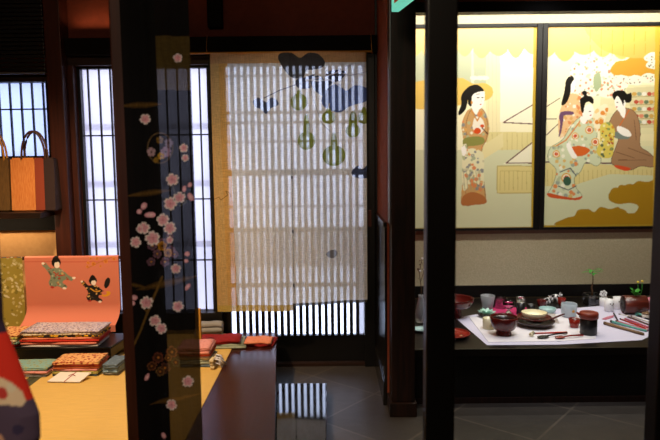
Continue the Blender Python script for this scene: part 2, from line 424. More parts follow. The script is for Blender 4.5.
# timbers
n_trim = [0]
def timber(a, b, m='dark', bev=.004, label=None):
    n_trim[0] += 1
    return struct('trim_%d' % n_trim[0], MB().box(a, b, bev), m)
def zy(py, D): return P(330, py, D).z
def xx(px, py, D): return P(px, py, D).x
timber((XL, 3.655, zy(52, 3.7)), (-1.70, DB-.001, zy(37, 3.7)), 'dark2')             # beam over window 1 (behind the blind)
timber((-1.52, 3.655, zy(53, 3.68)), (.285, DB-.001, zy(36, 3.68)), 'matteblk')          # long lintel over window 2 and door
timber((-1.53, 3.71, w2z1), (-.70, DB-.001, zy(54, 3.7)), 'dark2')                   # board under the lintel
timber((-.70, 3.70, 1.90), (.272, DB-.001, zy(54, 3.7)), 'matteblk')
timber((-1.62, 3.63, ZT+.001), (-1.53, DB-.001, ZC), 'post')                          # broad post between the windows
timber((-1.53, 3.70, ZT+.001), (w2x0, DB-.001, 1.79), 'post')                         # stile beside the tall window
timber((-.70, 3.69, 2.0), (-.615, DB-.001, ZC), 'matteblk')                             # short upper post
timber((-1.53, 3.70, ZT+.001), (-.70, DB-.001, w2z0+.02), 'black')                     # sill under the tall window
timber((.205, 3.70, ZF+.001), (.272, DB-.001, 1.90), 'black')                           # right door jamb
timber((-.705, 3.70, ZF+.001), (-.665, DB-.001, 1.90), 'black')                          # left door jamb
timber((.297, 2.975, ZF+.07), (.412, 3.099, ZC), 'dark')                                  # post at the end of the entrance wall
timber((.286, 2.955, ZF), (.420, 3.11, ZF+.07), 'dark')                                  # its plinth
timber((.2745, 2.96+.14, .085), (.2865, DB-.051, .885), 'wain', .002)                 # glossy dado
timber((.268, 3.1, .885), (.2865, DB-.051, .91), 'wain', .003)                        # dado cap
timber((.266, 3.1, ZF+.001), (.2865, DB-.051, .085), 'wain', .003)                       # skirting
timber((.2745, 3.715, .911), (.2865, DB-.001, ZC), 'black', .002)
timber((.289, 2.985, .911), (.2965, 3.09, ZC), 'grey_edge', .002)  # pale grey strip: light on the post chamfer put into its colour
timber((.2508, 1.60, ZF), (.328, 1.654, ZC), 'black', .004)                            # near black post
timber((.868, 1.60, ZF), (.97, 1.66, ZC), 'black', .004)                              # near black post at the right
timber((-.640, 1.86, ZT+.001), (-.528, 1.95, ZC), 'post', .005)                         # post behind the blossom scarf
timber((.413, 3.05, zy(14, 3.06)), (XR, 3.115, zy(3.5, 3.06)), 'black')              # alcove lintel
timber((.4101, DA-.012, .7), (XR, DA-.0005, .728), 'ledge', .003)                      # ledge under the painted doors
timber((.4101, DA-.03, zy(14.2, DA)), (XR, DA-.0005, zy(10.5, DA)), 'gold', .003)       # gilt picture rail
timber((.4101, DA-.01, ZK+.001), (XR, DA-.0005, ZK+.085), 'black', .002)               # black skirting behind the dishes

# windows and door
glow1 = pane_mat('frosted_pane_blue', 'b3b8cd', .45); glow2 = pane_mat('frosted_pane_white', 'c0beca', .52)
def window(n, x0, x1, z0, z1, vx, hz, pane, w=.008):
    f = MB(); y = DB+.012
    f.box((x0, DB+.001, z0), (x0+.02, DB+.04, z1)).box((x1-.02, DB+.001, z0), (x1, DB+.04, z1)).box((x0, DB+.001, z0), (x1, DB+.04, z0+.022)).box((x0, DB+.001, z1-.014), (x1, DB+.04, z1))
    for x in vx: f.box((x-w/2, y, z0), (x+w/2, y+.016, z1))
    for z in hz: f.box((x0, y+.002, z-w/2), (x1, y+.014, z+w/2))
    o = struct('window_%d' % n, f, 'black')
    p = MB().box((x0+.005, DB+.042, z0+.005), (x1-.005, DB+.046, z1-.005)).build('pane', pane, o)
    return o
p1 = xx(11, 110, DB+.02)
window(1, w1x0, w1x1, w1z0, w1z1, [p1+(k)*.0665 for k in range(-5, 5)], [zy(106, DB+.02)], glow1)
v0 = xx(91.5, 150, DB+.02)
window(2, w2x0, w2x1, w2z0, w2z1, [v0+k*.0665 for k in range(0, 12)], [zy(133.2, DB+.02), zy(197.5, DB+.02), zy(258.5, DB+.02)], glow2)
# lattice door
d = MB(); yd = DB+.012
lx0, lx1, lz0, lz1 = -.617, .2045, .139, 1.785
d.box((dx0+.001, yd, ZF+.02), (lx0, yd+.035, 1.889)).box((lx1, yd, ZF+.02), (dx1-.001, yd+.035, 1.889))
d.box((lx0, yd, ZF+.02), (lx1, yd+.035, lz0)).box((lx0, yd, lz1), (lx1, yd+.035, 1.889))
nsl = 21
pitch = (lx1-lx0)/nsl
for k in range(1, nsl): d.box((lx0+k*pitch-.0105, yd+.004, lz0), (lx0+k*pitch+.0105, yd+.028, lz1))
for py, h in ((75, .010), (112, .016), (122, .016), (141, .012), (172, .038), (206, .012), (229, .026), (284.5, .022)):
    z = zy(py, DB+.03); d.box((lx0, yd+.008, z-h/2), (lx1, yd+.034, z+h/2))
door = struct('door_1', d, 'black')
MB().box((lx0-.01, yd+.036, lz0-.01), (lx1+.01, yd+.04, lz1+.01)).build('pane', pane_mat('frosted_door_glass', 'eef2ff', .6), door)
hp = MB(); hx = .2315; hz_ = zy(218, DB)
hp.box((hx-.016, DB-.058, hz_-.05), (hx+.016, DB-.0505, hz_+.05), .002)
hp.build('door_pull', 'post', door)
struct('door_1_sill', MB().box((-.70, DB-.03, ZF), (.272, DB+.1, ZF+.019)), 'dark2')['kind'] = 'structure'
# outdoors, seen dimly through the glass: bamboo rails and a low board fence
for py in (124.5, 182, 243):
    z = zy(py, 3.9)
    tag(MB().tube([(-1.75, 3.93, z), (-.66, 3.93, z)], .02).build('bamboo_rail', 'rail', None, True),
        'golden bamboo rail outside the tall lattice window, ' + {124.5: 'uppermost', 182: 'middle', 243: 'lowest'}[py] + ' of three', 'rail', 'bamboo rails outside the window')
tag(MB().box((-.75, 4.0, zy(266, 4.02)), (.24, 4.03, zy(231, 4.02))).box((-.74, 4.031, ZF), (-.68, 4.06, zy(235, 4.02))).box((.17, 4.031, ZF), (.23, 4.06, zy(235, 4.02))).build('fence_board', 'outwood', None, True), 'pale board fence outside the lattice door at mid height', 'fence')

# ------------------------------------------------------------------ raised floor, plank, step
def ex(D): return -.334+(3.7-D)*(.1095/1.38)
struct('floor_raised', MB().prism([(XL, .2), (ex(.2)-.004, .2), (ex(3.69)-.004, 3.69), (XL, 3.69)], ZF+.0005, .135), 'black')
tx = -.557
tag(MB().prism([(tx+.002, .2), (ex(.2), .2), (ex(3.69), 3.69), (tx+.002, 3.69)], .1355, ZT).build('floor_plank', 'plank', None, True), 'polished reddish brown plank between tatami and tiled entrance', 'floorboard')
sx_ = -1.455
for x0, x1, lab in ((sx_+.001, tx, 'yellow tatami mat beside the polished plank'), (XL, sx_-.001, 'yellow tatami mat farther from the polished plank, mostly out of sight')):
    t = thing('tatami_mat', lab, 'tatami mat', ((x0+x1)/2, 1.95, .1355), 0, 'tatami mats of the raised floor')
    h = (x1-x0)/2
    a = .03 if x1 == tx else 0
    MB().box((-h+.03, -1.745, 0), (h-(.0 if x1 == tx else .03), 1.735, ZT-.1355), .002).build('rush_surface', 'tatami', t)
    for s in ([-1] if x1 == tx else [-1, 1]):
        MB().box((s*h-(0 if s < 0 else .0299), -1.745, 0), (s*h+(.0299 if s < 0 else 0), 1.735, ZT-.135), .001).build('border', 'heri', t)
tag(MB().box((-.290, 2.0, ZF), (-.026, 3.257, .022), .004).build('stepping_block', 'step', None, True), 'low polished black stepping block on the tiles by the plank', 'step')

# ------------------------------------------------------------------ hanging cloths
# noren in the doorway: two hemp halves on a thin bamboo rod
DNR = 3.61
zt = zy(52, DNR); zb1 = zy(310.5, DNR); zb2 = zy(306, DNR); xm = xx(292, 180, DNR)
nr = thing('noren_curtain', 'sheer hemp doorway curtain dyed with gourds and dark leaves, hung before the lattice door', 'curtain', (xm, DNR, zb1))
def noren_print(X, Y):
    p = Paint(X, Y, 'f1e8d2', .88)
    lean = (Y-52)*.040
    m = np.nonzero(X-lean < 227)[0]; p.put(m, 'e3ab58', .93)
    m = np.nonzero(X-lean < 218)[0]; p.put(m, 'e8b86c', .88)
    m = np.nonzero((Y+X*.012 < 66.5))[0]; p.put(m, 'd9a468', .92)
    m = np.nonzero((Y+X*.012 > 308.2) & (X < 293))[0]; p.put(m, 'd8b050', .95)
    m = np.nonzero((Y > 303.4-(X-300)*.012) & (X > 293))[0]; p.put(m, '5c5448', .92)
    dk, bl, gr = '4a4640', '50566a', '8b8f34'
    p.poly([(278, 56), (283, 52.5), (292, 53), (300, 58), (308, 53), (318, 54), (325, 62), (322, 68), (312, 70), (306, 71), (303, 78), (293, 78), (286, 72), (280, 63)], dk, .92)
    p.poly([(296, 80), (306, 77), (316, 74), (309, 80), (311, 88), (298, 88)], bl, .78)
    p.poly([(310, 78), (320, 76), (326, 84), (324, 96), (316, 92), (311, 85)], bl, .8)
    p.poly([(326, 74), (336, 70), (346, 72), (341, 80), (332, 84), (326, 90)], bl, .74)
    p.poly([(322, 98), (328, 88), (338, 84), (346, 91), (354, 86), (364, 87), (369, 93), (366, 102), (356, 105), (348, 108), (340, 113), (331, 111), (323, 106)], '5a6890', .88)
    p.poly([(253, 101), (258, 97.5), (264, 101), (267, 102), (271, 97.5), (277, 100), (278, 105), (271, 108), (266, 114), (261, 109), (255, 107)], bl, .8)
    p.poly([(352, 172), (358, 167), (362, 171), (369, 166), (370, 178), (362, 180), (353, 178)], bl, .8)
    p.poly([(326, 256), (330, 252), (336, 252), (337, 257), (332, 260)], '8a8378', .85)
    p.line([(264, 98), (280, 90), (298, 84), (306, 82)], .9, '5a5560', .9)
    p.line([(306, 81), (322, 77), (334, 74), (348, 68), (352, 64), (344, 68), (338, 72), (350, 76), (366, 72)], .9, 'c9bfb4', .9)
    p.line([(306, 80), (318, 81), (330, 80), (342, 88), (358, 79), (369, 71)], 1.1, 'e8e2d8', .95)
    for cx, cy, rx, ry, ny, nw in ((299, 102, 8.5, 8.5, 90, 2.6), (306.5, 141, 8.8, 9.2, 115, 3), (328.5, 118, 7, 6.5, 109, 3), (334, 156.5, 11.5, 10.5, 134, 3.2), (353, 131.5, 7.2, 7, 113, 4), (364, 119, 6.5, 6, 108, 2.5)):
        p.poly([(cx-nw*.5, ny), (cx+nw*.5, ny), (cx+nw, ny+(cy-ny)*.4), (cx+nw*1.1, cy-ry*.7), (cx+rx*.6, cy), (cx-rx*.6, cy), (cx-nw*1.1, cy-ry*.7), (cx-nw, ny+(cy-ny)*.4)], gr, .92)
        p.ell(cx, cy, rx, ry, gr, .92); p.ell(cx-rx*.1, cy+ry*.1, rx*.42, ry*.66, 'a8a860', .82)
        p.line([(cx, ny), (cx+1, ny-5)], .9, 'd8d0b8', .8)
    p.line([(309, 80), (312, 96), (317, 110), (322, 124), (330, 132)], .8, 'b9b19c', .8)
    p.line([(213, 200), (219, 197), (221, 200), (228, 195), (226, 191), (230, 193), (231, 197)], .7, '9a6a28', .95)
    return p
wave = lambda x, z: .006*np.sin(x*23)*np.clip((zt-z)/.8, 0, 1)+.004*np.sin(x*9+z*3)
pl = sheet('curtain_half', xx(213, 158, DNR)-.0, xm-.0012, zb1, zt, DNR, .0026, noren_print, 'noren', nr, wave); pl['label'] = 'hemp half with a broad golden selvage'
pr = sheet('curtain_half', xm+.0012, xx(366.7, 158, DNR), zb2, zt, DNR, .0026, noren_print, 'noren', nr, wave, zfun=lambda x, z: .022*np.clip((x-xm)/.45, 0, 1)*np.clip((zt-z)/1.4, 0, 1)); pr['label'] = 'hemp half dyed with gourds'
MB().tube([(xx(187, 52, DNR), DNR+.006, zt+.002), (xx(372, 52, DNR), DNR+.006, zt+.002)], .006).build('rod', 'bamboo', nr, True)
for px in (206, 371.5):
    x = xx(px, 45, DNR)
    MB().tube([(x, 3.652, zy(33, DNR)), (x, DNR+.004, zt+.03), (x+.004, DNR+.006, zt-.008)], .0016, 6).build('hanging_cord', 'bamboo', nr, True)
for py in (177, 231, 285):
    MB().box((xm-.004, DNR-.006, zy(py+1.5, DNR)), (xm+.004, DNR+.006, zy(py-1.5, DNR))).build('seam_stitch', 'blackm', nr, True)

# black scarf with cherry blossoms on the near post
DSC = 1.815
def scarf_print(X, Y):
    p = Paint(X, Y, '0d0c0d', .972)
    ln = (Y-220)*.034
    p.put(np.nonzero(Y < 36)[0], '0b0a0b', .975)
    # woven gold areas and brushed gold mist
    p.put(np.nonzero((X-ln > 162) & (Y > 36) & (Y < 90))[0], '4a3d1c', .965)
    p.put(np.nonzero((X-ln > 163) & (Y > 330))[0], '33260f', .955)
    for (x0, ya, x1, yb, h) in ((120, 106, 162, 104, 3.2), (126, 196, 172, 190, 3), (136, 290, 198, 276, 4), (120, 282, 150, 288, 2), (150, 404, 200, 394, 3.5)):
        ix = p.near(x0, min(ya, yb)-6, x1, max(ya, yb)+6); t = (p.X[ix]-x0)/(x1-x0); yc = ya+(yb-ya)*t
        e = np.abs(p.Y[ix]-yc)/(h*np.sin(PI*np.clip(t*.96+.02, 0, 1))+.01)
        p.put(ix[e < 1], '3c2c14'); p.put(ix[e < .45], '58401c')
    gold, mauve = '8a6a24', '7c5668'
    # temari ball
    for k in range(40):
        a = k/40*2*PI; b = (k+1)/40*2*PI
        p.line([(160+13*math.cos(a), 148+15*math.sin(a)), (160+13*math.cos(b), 148+15*math.sin(b))], 1.2, '5c4a30')
    for x, y, r, c in ((151, 152, 5, 'a88a92'), (166, 152, 6, '8b6c80'), (169, 143, 5, '6d5a66'), (160, 140, 4, '7a5c1c'), (161, 156, 4, 'b58a1e'), (156, 160, 3, '8a6a24')):
        p.flower(x, y, r, x, c, c, '3a2a20', .95)
    for x, y, r in ((152, 246, 5), (163, 243, 5.5), (157, 254, 5), (171, 250, 5), (165, 262, 5), (151, 262, 4.5), (170, 236, 4), (175, 254, 4)):
        p.flower(x, y, r, x*.7, mauve, '55404c', 'c98a1a', .95)
    for x, y, r in ((162, 246, 5.2), (168, 253, 4.6)): p.flower(x, y, r, .4, 'c98f22', '8a5a14', '2a1a08', .95)
    for x, y, r, c in ((158, 358, 6, '6b3826'), (172, 352, 6.5, '7a4426'), (165, 368, 6, '5c3626'), (160, 372, 5, '6b5028'), (176, 362, 5, '4a4a34'), (152, 366, 5, '7a4a2c'), (168, 358, 4, '8a5a2a')):
        p.flower(x, y, r, y, c, '402418', 'b0702a', .95)
    p.line([(162, 277), (154, 296), (148, 312), (141, 330), (134, 345)], 2.2, '6a5024', .95)
    p.line([(148, 312), (141, 305)], 1.2, '6a5024', .95)
    p.line([(172, 182), (176, 196), (172, 205)], 1, '4e4a30', .95); p.line([(184, 190), (186, 202), (180, 206)], 1, '4e4a30', .95)
    for x, y, r, ro in ((177.5, 57.8, 5, .2), (145, 119, 5.6, .9), (183.5, 148, 4.8, .2), (185, 158, 4, 1), (172.5, 179.5, 6.8, .1), (170.5, 203.5, 7.2, .6), (179.5, 197.5, 6.2, .3), (163, 220, 7, .2), (170, 228, 7, .9),
                        (143.5, 228, 6.6, .4), (152.5, 238.5, 8, .1), (136, 242, 6, .7), (170, 240, 4, .4), (146.5, 302.5, 7, .2), (178, 306, 6, .8), (155, 321, 6.2, .5), (161, 328.5, 6.2, 1.1), (176, 268.5, 5.4, .3), (188, 381.5, 6.2, .4), (171.5, 405, 6, .9), (140, 229, 4, 0)):
        p.flower(x, y, r, ro, 'ecdcd8', 'e0a2ac', 'd28894', 1)
    for x, y, rx, ry, ro in ((144, 206, 2.6, 3.6, .4), (139.5, 211.5, 2.6, 2.6, 0), (150, 215, 5.4, 2.8, 0), (184, 189, 2, 3.2, .2), (189.5, 185, 2, 2.6, .3), (190.5, 197, 2.6, 4.4, -.5), (134.5, 297.5, 3, 2.6, 0), (133, 303, 2.4, 2.2, .4), (187, 254, 2.6, 2.4, 0), (186, 261, 2.2, 2, 0),
                            (147.5, 376.5, 2, 4, .5), (187.5, 287, 2, 4, .6), (163.5, 436, 2.2, 3.2, -.3)):
        p.ell(x, y, rx, ry, 'dfa0ac', 1, ro); p.ell(x, y, rx*.5, ry*.5, 'eac2c6', 1, ro)
    return p
sx0, sx1 = xx(126.5, 158, DSC), xx(193.3, 158, DSC)
sc = thing('silk_scarf', 'long black sheer scarf with pink cherry blossoms hung on the near post', 'scarf', ((sx0+sx1)/2, DSC, .33))
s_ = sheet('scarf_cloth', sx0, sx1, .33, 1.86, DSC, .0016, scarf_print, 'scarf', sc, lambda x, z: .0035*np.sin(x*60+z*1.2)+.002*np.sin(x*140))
MB().tube([(sx0-.02, DSC+.004, 1.865), (sx1+.02, DSC+.004, 1.865)], .007).build('hanging_rod', 'dark', sc, True)

# cloths over the low rack by the window wall
DPK = 3.56
zp1 = zy(253.5, DPK); zp0 = zy(330, DPK)
rk = thing('cloth_rack', 'low wooden rack carrying the pink and gold cloths', 'rack', (xx(60, 253, DPK), DPK+.02, ZT))
MB().box((xx(-30, 253, DPK), DPK+.010, zp1-.022), (xx(124, 253, DPK), DPK+.03, zp1-.003), .003).build('crossbar', 'post', rk, True)
for px in (-28, 122):
    x = xx(px, 253, DPK)
    MB().box((x-.012, DPK+.032, ZT+.02), (x+.012, DPK+.052, zp1-.001), .003).build('leg', 'post', rk, True)
    MB().box((x-.02, DPK-.0, ZT+.0005), (x+.02, DPK+.14, ZT+.0195), .004).build('foot', 'post', rk, True)
def dancer(p, cx, cy, s, robe, spots, hat):
    q = lambda l: [(cx+x*s, cy+y*s) for x, y in l]
    m = p.poly(q([(-4, -6), (2, -7), (7, -4), (13, 1), (18, 4), (17, 7), (10, 6), (7, 9), (12, 13), (9, 16), (2, 13), (-5, 14), (-8, 9), (-6, 3), (-11, -5), (-15, -9), (-12, -12), (-7, -7)]), robe)
    p.dots(m, 42, spots, .5*s, 1.3*s, int(cx))
    p.ell(cx+0*s, cy-12*s, 5*s, 5.2*s, '16120f'); p.ell(cx+1*s, cy-9.5*s, 3*s, 3.4*s, 'f0e2d4'); p.poly(q([(-4, -13), (-2, -19), (2, -18), (4, -13)]), '16120f')
    p.ell(cx-14*s, cy-11*s, 1.6*s, 1.3*s, 'f0e2d4'); p.ell(cx+19*s, cy+4*s, 1.8*s, 1.2*s, 'f0e2d4'); p.ell(cx+9*s, cy+15*s, 2.2*s, 1.2*s, 'f0e2d4'); p.ell(cx-4*s, cy+14*s, 2*s, 1.1*s, 'b02a20')
    p.line(q([(-3, -2), (3, 2), (9, 1)]), 1.2*s, hat)
def pink_print(X, Y):
    p = Paint(X, Y, 'cf7a62')
    p.put(np.nonzero(np.abs(Y-261.8) < .45)[0], 'c25f4c')
    for i in range(10): p.flower(98+R.uniform(-12, 22), 262+R.uniform(-5, 6), R.uniform(1.2, 2.4), 0, 'd98f3a', 'c8702a', 'b05a20')
    p.line([(88, 268), (100, 262), (112, 257), (119, 254)], .7, 'b8702c')
    dancer(p, 56, 274, .95, '7d8a72', ['aab39a', '55604e', 'c9a86a', 'a8402e'], 'b0402e')
    dancer(p, 93, 290, .78, '1c1a18', ['b98a3a', '3c3a34', 'd8b070', '12100f'], 'd9a02e')
    p.ell(107, 283, 2.6, 5.5, '1c1a18', rot=.3); p.ell(106, 294, 4.5, 2.6, 'd89a1c', rot=-.3); p.ell(104, 293, 2.6, 1.8, 'cf7a62')
    return p
flare = lambda x, z: -.10*np.clip((.40-z)/.12, 0, 1)**2+.004*np.sin(x*14)+.022*np.clip(1-(zp1-z)/.004, 0, 1)
pc = thing('hanging_cloth', 'salmon pink cloth printed with two dancers, hung on the low rack', 'cloth', (xx(73, 253, DPK), DPK, zp0))
sheet('cloth_fall', xx(26, 290, DPK), xx(119.5, 290, DPK), zp0, zp1, DPK, .0026, pink_print, 'silk', pc, flare, lambda x, z: .03*np.clip((.36-z)/.1, 0, 1)**2)
def gold_print(X, Y):
    p = Paint(X, Y, '9a8a3c'); m = np.arange(len(X)); p.dots(m, 190, ['c4b66a', 'b5aa74', '7f7430', 'd0c690'], .6, 1.6, 5)
    for i in range(9): p.ell(R.uniform(0, 26), R.uniform(260, 322), 2.2, .9, 'cfc8a2', rot=.6)
    p.put(np.nonzero(Y < 257.5)[0], '5c6470'); p.put(np.nonzero((Y < 257.5) & (np.mod(X, 7) < 3))[0], 'b85a2a'); p.put(np.nonzero((Y < 257.5) & (np.mod(X, 11) < 2))[0], 'e0d8c8')
    return p
gc = thing('hanging_cloth', 'olive gold patterned cloth hung beside the salmon pink cloth', 'cloth', (xx(5, 253, DPK), DPK, zp0+.02))
sheet('cloth_fall', xx(-22, 290, DPK), xx(24.6, 290, DPK), zp0+.02, zp1, DPK, .0026, gold_print, 'silk', gc, lambda x, z: .006*np.sin(x*30)-.008)

# ------------------------------------------------------------------ left side: shelf, bags, panel, blind
DS = 3.47
zs = zy(208.3, 3.55)
tag(MB().box((XL+.002, DS, zs-.032), (-1.623, DB-.001, zs), .003).build('wall_shelf', 'dark2', None, True), 'dark wooden wall shelf carrying the two tote bags', 'shelf')
tag(MB().box((XL+.002, 3.735, zy(330, 3.74)), (-1.623, DB-.0005, zy(227, 3.74)), .002).build('wall_panel', 'tanwall', None, True), 'tan plaster panel set in the wall under the shelf', 'wall panel')
timber((XL+.001, 3.70, zy(227.5, 3.7)), (-1.623, DB-.001, zs-.033), 'matteblk')
timber((XL+.001, 3.715, zs+.001), (-1.623, DB-.0005, w1z0), 'black')
timber((XL+.001, 3.68, zy(79, 3.7)), (-1.623, DB-.001, zy(73.5, 3.7)), 'dark2')
bl = thing('slatted_blind', 'dark slatted blind above the small window', 'blind', (-2.1, 3.64, zy(71, 3.64)))
bz0, bz1 = zy(71, 3.64), 2.45
sl = MB(); z = bz0+.02
while z < bz1: sl.box((XL+.01, 3.630, z), (-1.627, 3.642, z+.018), .002); z += .0235
sl.build('slat', 'blackm', bl, True)
MB().box((XL+.01, 3.625, bz0), (-1.627, 3.645, bz0+.012), .002).build('bottom_bar', 'grey_edge', bl, True)
for px in (8, 38):
    x = xx(px, 40, 3.646); MB().tube([(x, 3.6445, bz0+.01), (x, 3.6445, bz1)], .002, 6).build('pull_cord', 'blackm', bl, True)

def tote(label, x0, x1, D, h, cols, handle, hs, rz):
    xm_ = (x0+x1)/2; w_ = x1-x0
    t = thing('tote_bag', label, 'bag', (xm_, D, zs+.0005), rz, 'tote bags on the wall shelf')
    q = lambda f0, f1, m, nm, ya=-.05: MB().prism([(-w_/2+w_*f0, ya), (-w_/2+w_*f1, ya), (-w_/2+w_*f1, .05), (-w_/2+w_*f0, .05)], 0, h)
    last = 0
    for f1, m in cols:
        b = q(last, f1-.002, m, 'x'); bmesh.ops.bevel(b.bm, geom=[e for e in b.bm.edges if abs(e.verts[0].co.z-e.verts[1].co.z) < .001], offset=.008, segments=2, affect='EDGES')
        for v in b.bm.verts:
            k = (v.co.z/h); v.co.y *= 1-.55*k; v.co.x += .006*math.sin(k*5)
        b.build('fabric_panel', m, t); last = f1
    for ys in (-.018, .016):
        pts = [(hs*w_*math.cos(PI-a*PI/14), ys, h-.03+(.03 if a in (0, 14) else .03)+.15*math.sin(a*PI/14)) for a in range(15)]
        pts = [(pts[0][0]-.002, ys, h-.02)]+pts+[(pts[-1][0]+.002, ys, h-.02)]
        MB().tube(pts, .0065, 8).build('handle', handle, t)
    return t
DT = 3.59
tote('tote bag with orange, rust and maroon panels, at the right end of the wall shelf', xx(14.5, 180, DT), xx(59.5, 180, DT)-.01, DT, (208-155)*DT/F, [(.55, 'orange'), (.76, 'rust'), (1, 'maroon')], 'brown_handle', .27, 0)
tote('olive brown tote bag at the left of the wall shelf', xx(-24, 180, DT), xx(12.8, 180, DT), DT, (208-155)*DT/F, [(.7, 'olive'), (1, 'olive')], 'bamboo', .34, 0)

# ------------------------------------------------------------------ folded fabrics
FB = dict(
    a=fabric('white_violet_print', 'c9b9bf', '6d6490', 90, .42, 'd8b04a'), b=fabric('yellow_black_print', '2c2420', 'e0a424', 40, .5), c=fabric('red_cotton', 'c03224', 'b52a1e', 30), d=fabric('salmon_cotton', 'd98068', 'd0765e', 40),
    e=fabric('pale_floral', 'd8c8a8', '9a6a4a', 70, .4, '6f8a6a'), f=fabric('teal_print', '7fa298', '9a9a6a', 60, .4, '5a7c7a'), g=fabric('pink_cotton', 'd9938a', 'c97a72', 50), h=fabric('white_cotton', 'd8cec4', 'c9bdb2', 30), i=fabric('grey_cotton_print', '85847c', '6d6c68', 50),
    j=fabric('tan_floral', 'd9a468', 'b0543a', 60, .42, '5a3c28'), k=fabric('orange_cotton', 'd97a48', 'cf6a3a', 40), l=fabric('coral_cotton', 'cf5a42', 'c04a36', 40), m=fabric('yellow_green_print', 'b5a455', '7f8a4a', 60, .4), n=fabric('blue_grey_cotton', '7d93a0', '95a8b0', 50), o=fabric('slate_cotton', '5c6a74', '6d7c86', 50), p=fabric('cream_cotton', 'd2c09a', 'c4ae84', 50), q=fabric('deep_red_cotton', '8a1f1c', '7a1816', 30), r=fabric('sage_cotton', '9aa08a', '868d78', 40), s=fabric('rose_cotton', 'd98d7e', 'e0b0a0', 40), t=fabric('peach_cotton', 'e08a66', 'd87a58', 40))
def pile(x0, x1, D0, D1, z0, layers, group, where, seed):
    """layers bottom to top: (material key, height, leaves, description)"""
    rr = random.Random(seed); z = z0; n = len(layers)
    names = {0: 'lowest', n-1: 'topmost'}
    for k, (f, h, lv, desc) in enumerate(layers):
        o = MB().folded((x1-x0)*rr.uniform(.95, 1), (D1-D0)*rr.uniform(.95, 1), h, lv, .0035, seed*10+k).build('folded_cloth', FB[f])
        o.location = ((x0+x1)/2+rr.uniform(-.006, .006), (D0+D1)/2+rr.uniform(-.005, .005), z+.0004); o.rotation_euler = (0, 0, rr.uniform(-.03, .03))
        tag(o, '%s folded cloth, %s in the pile %s' % (desc, names.get(k, ['', 'second', 'third', 'fourth', 'fifth', 'sixth'][min(k, 5)]+' from below'), where), 'folded cloth', group); z += h+.0012
    return z
# black tray with two piles
ty0, ty1 = 3.165, 3.45; zt0 = ZT
tx0, tx1 = xx(6, 350, 3.2), xx(117, 350, 3.2)
tr = thing('lacquer_tray', 'black lacquer tray under the piles of folded cloth', 'tray', ((tx0+tx1)/2, 3.3, ZT+.0005))
zb = ZT+.075
MB().box((tx0+.03, ty0+.03, ZT+.0005), (tx1-.03, ty1-.03, ZT+.03), .004).build('foot_frame', 'black', tr, True)
MB().prism([(tx0, ty0), (tx1-.02, ty0), (tx1+.015, ty1), (tx0+.02, ty1)], ZT+.0305, zb).build('tray_board', 'black', tr, True)
for a, b in (((tx0, ty0), (tx1-.02, ty0)), ((tx1-.02, ty0), (tx1+.015, ty1))):
    MB().tube([(a[0], a[1], zb+.004), (b[0], b[1], zb+.004)], .006).build('rim', 'black', tr, True)
X0 = lambda px, D=3.22: xx(px, 340, D)
pile(X0(22), X0(101), ty0+.025, ty1-.07, zb+.002, [('h', .010, 1, 'white'), ('d', .014, 1, 'salmon'), ('c', .012, 1, 'red'), ('t', .010, 1, 'peach'), ('b', .010, 1, 'yellow and black'), ('e', .008, 1, 'pale floral'), ('a', .012, 2, 'white and violet')], 'cloths piled on the black tray', 'on the black tray', 3)
pile(X0(-8), X0(19.5), ty0+.03, ty1-.07, zb+.002, [('c', .014, 1, 'red'), ('f', .012, 1, 'teal'), ('p', .010, 1, 'cream'), ('m', .012, 1, 'yellow green'), ('j', .012, 1, 'tan floral')], 'cloths piled at the tray end', 'at the tray end', 4)
# front piles on the tatami
X1 = lambda px: xx(px, 370, 3.02)
pile(X1(0), X1(53), 2.955, 3.10, ZT, [('i', .008, 1, 'grey'), ('h', .007, 1, 'white'), ('g', .010, 1, 'pink'), ('f', .016, 2, 'teal')], 'teal topped pile on the tatami', 'by the white envelope', 6)
pile(X1(58), X1(104), 2.955, 3.10, ZT, [('o', .010, 1, 'slate'), ('m', .012, 2, 'yellow green'), ('g', .010, 1, 'pink'), ('k', .010, 1, 'orange'), ('l', .010, 1, 'coral'), ('j', .014, 2, 'tan floral')], 'tan floral pile on the tatami', 'behind the white envelope', 8)
z = ZT
for k, (f, h, lab) in enumerate((('i', .012, 'grey folded cloth, lowest of three beside the near post'), ('n', .022, 'blue grey folded cloth, middle of three beside the near post'), ('o', .02, 'slate folded cloth, topmost of three beside the near post'))):
    o = MB().folded(.075, .15, h, 2, .003, 40+k).build('folded_cloth', FB[f]); o.location = (X1(116)-.002, 3.04, z+.0005); o.rotation_euler = (0, 0, -.08); z += h+.0008
    tag(o, lab, 'folded cloth', 'blue grey cloths beside the near post')
# envelope leaning on the pile foot
e0 = PZ(72, 378, ZT)
en = thing('paper_envelope', 'white paper envelope tied with red cord lying on the tatami', 'envelope', (e0.x, 2.90, ZT+.001), math.radians(-4))
en.rotation_euler = (math.radians(17), 0, math.radians(-4)); en.location.z += .012
MB().prism([(-.09, -.035), (.07, -.035), (.095, .04), (-.06, .04)], 0, .005).build('envelope_body', 'paper', en)
MB().tube([(-.005, -.036, .0065), (.02, .041, .0065)], .0016, 6).build('red_cord', 'redcord', en); MB().tube([(-.003, .006, .0075), (.012, .016, .012), (.03, .008, .0075)], .0014, 6).build('cord_knot', 'redcord', en)
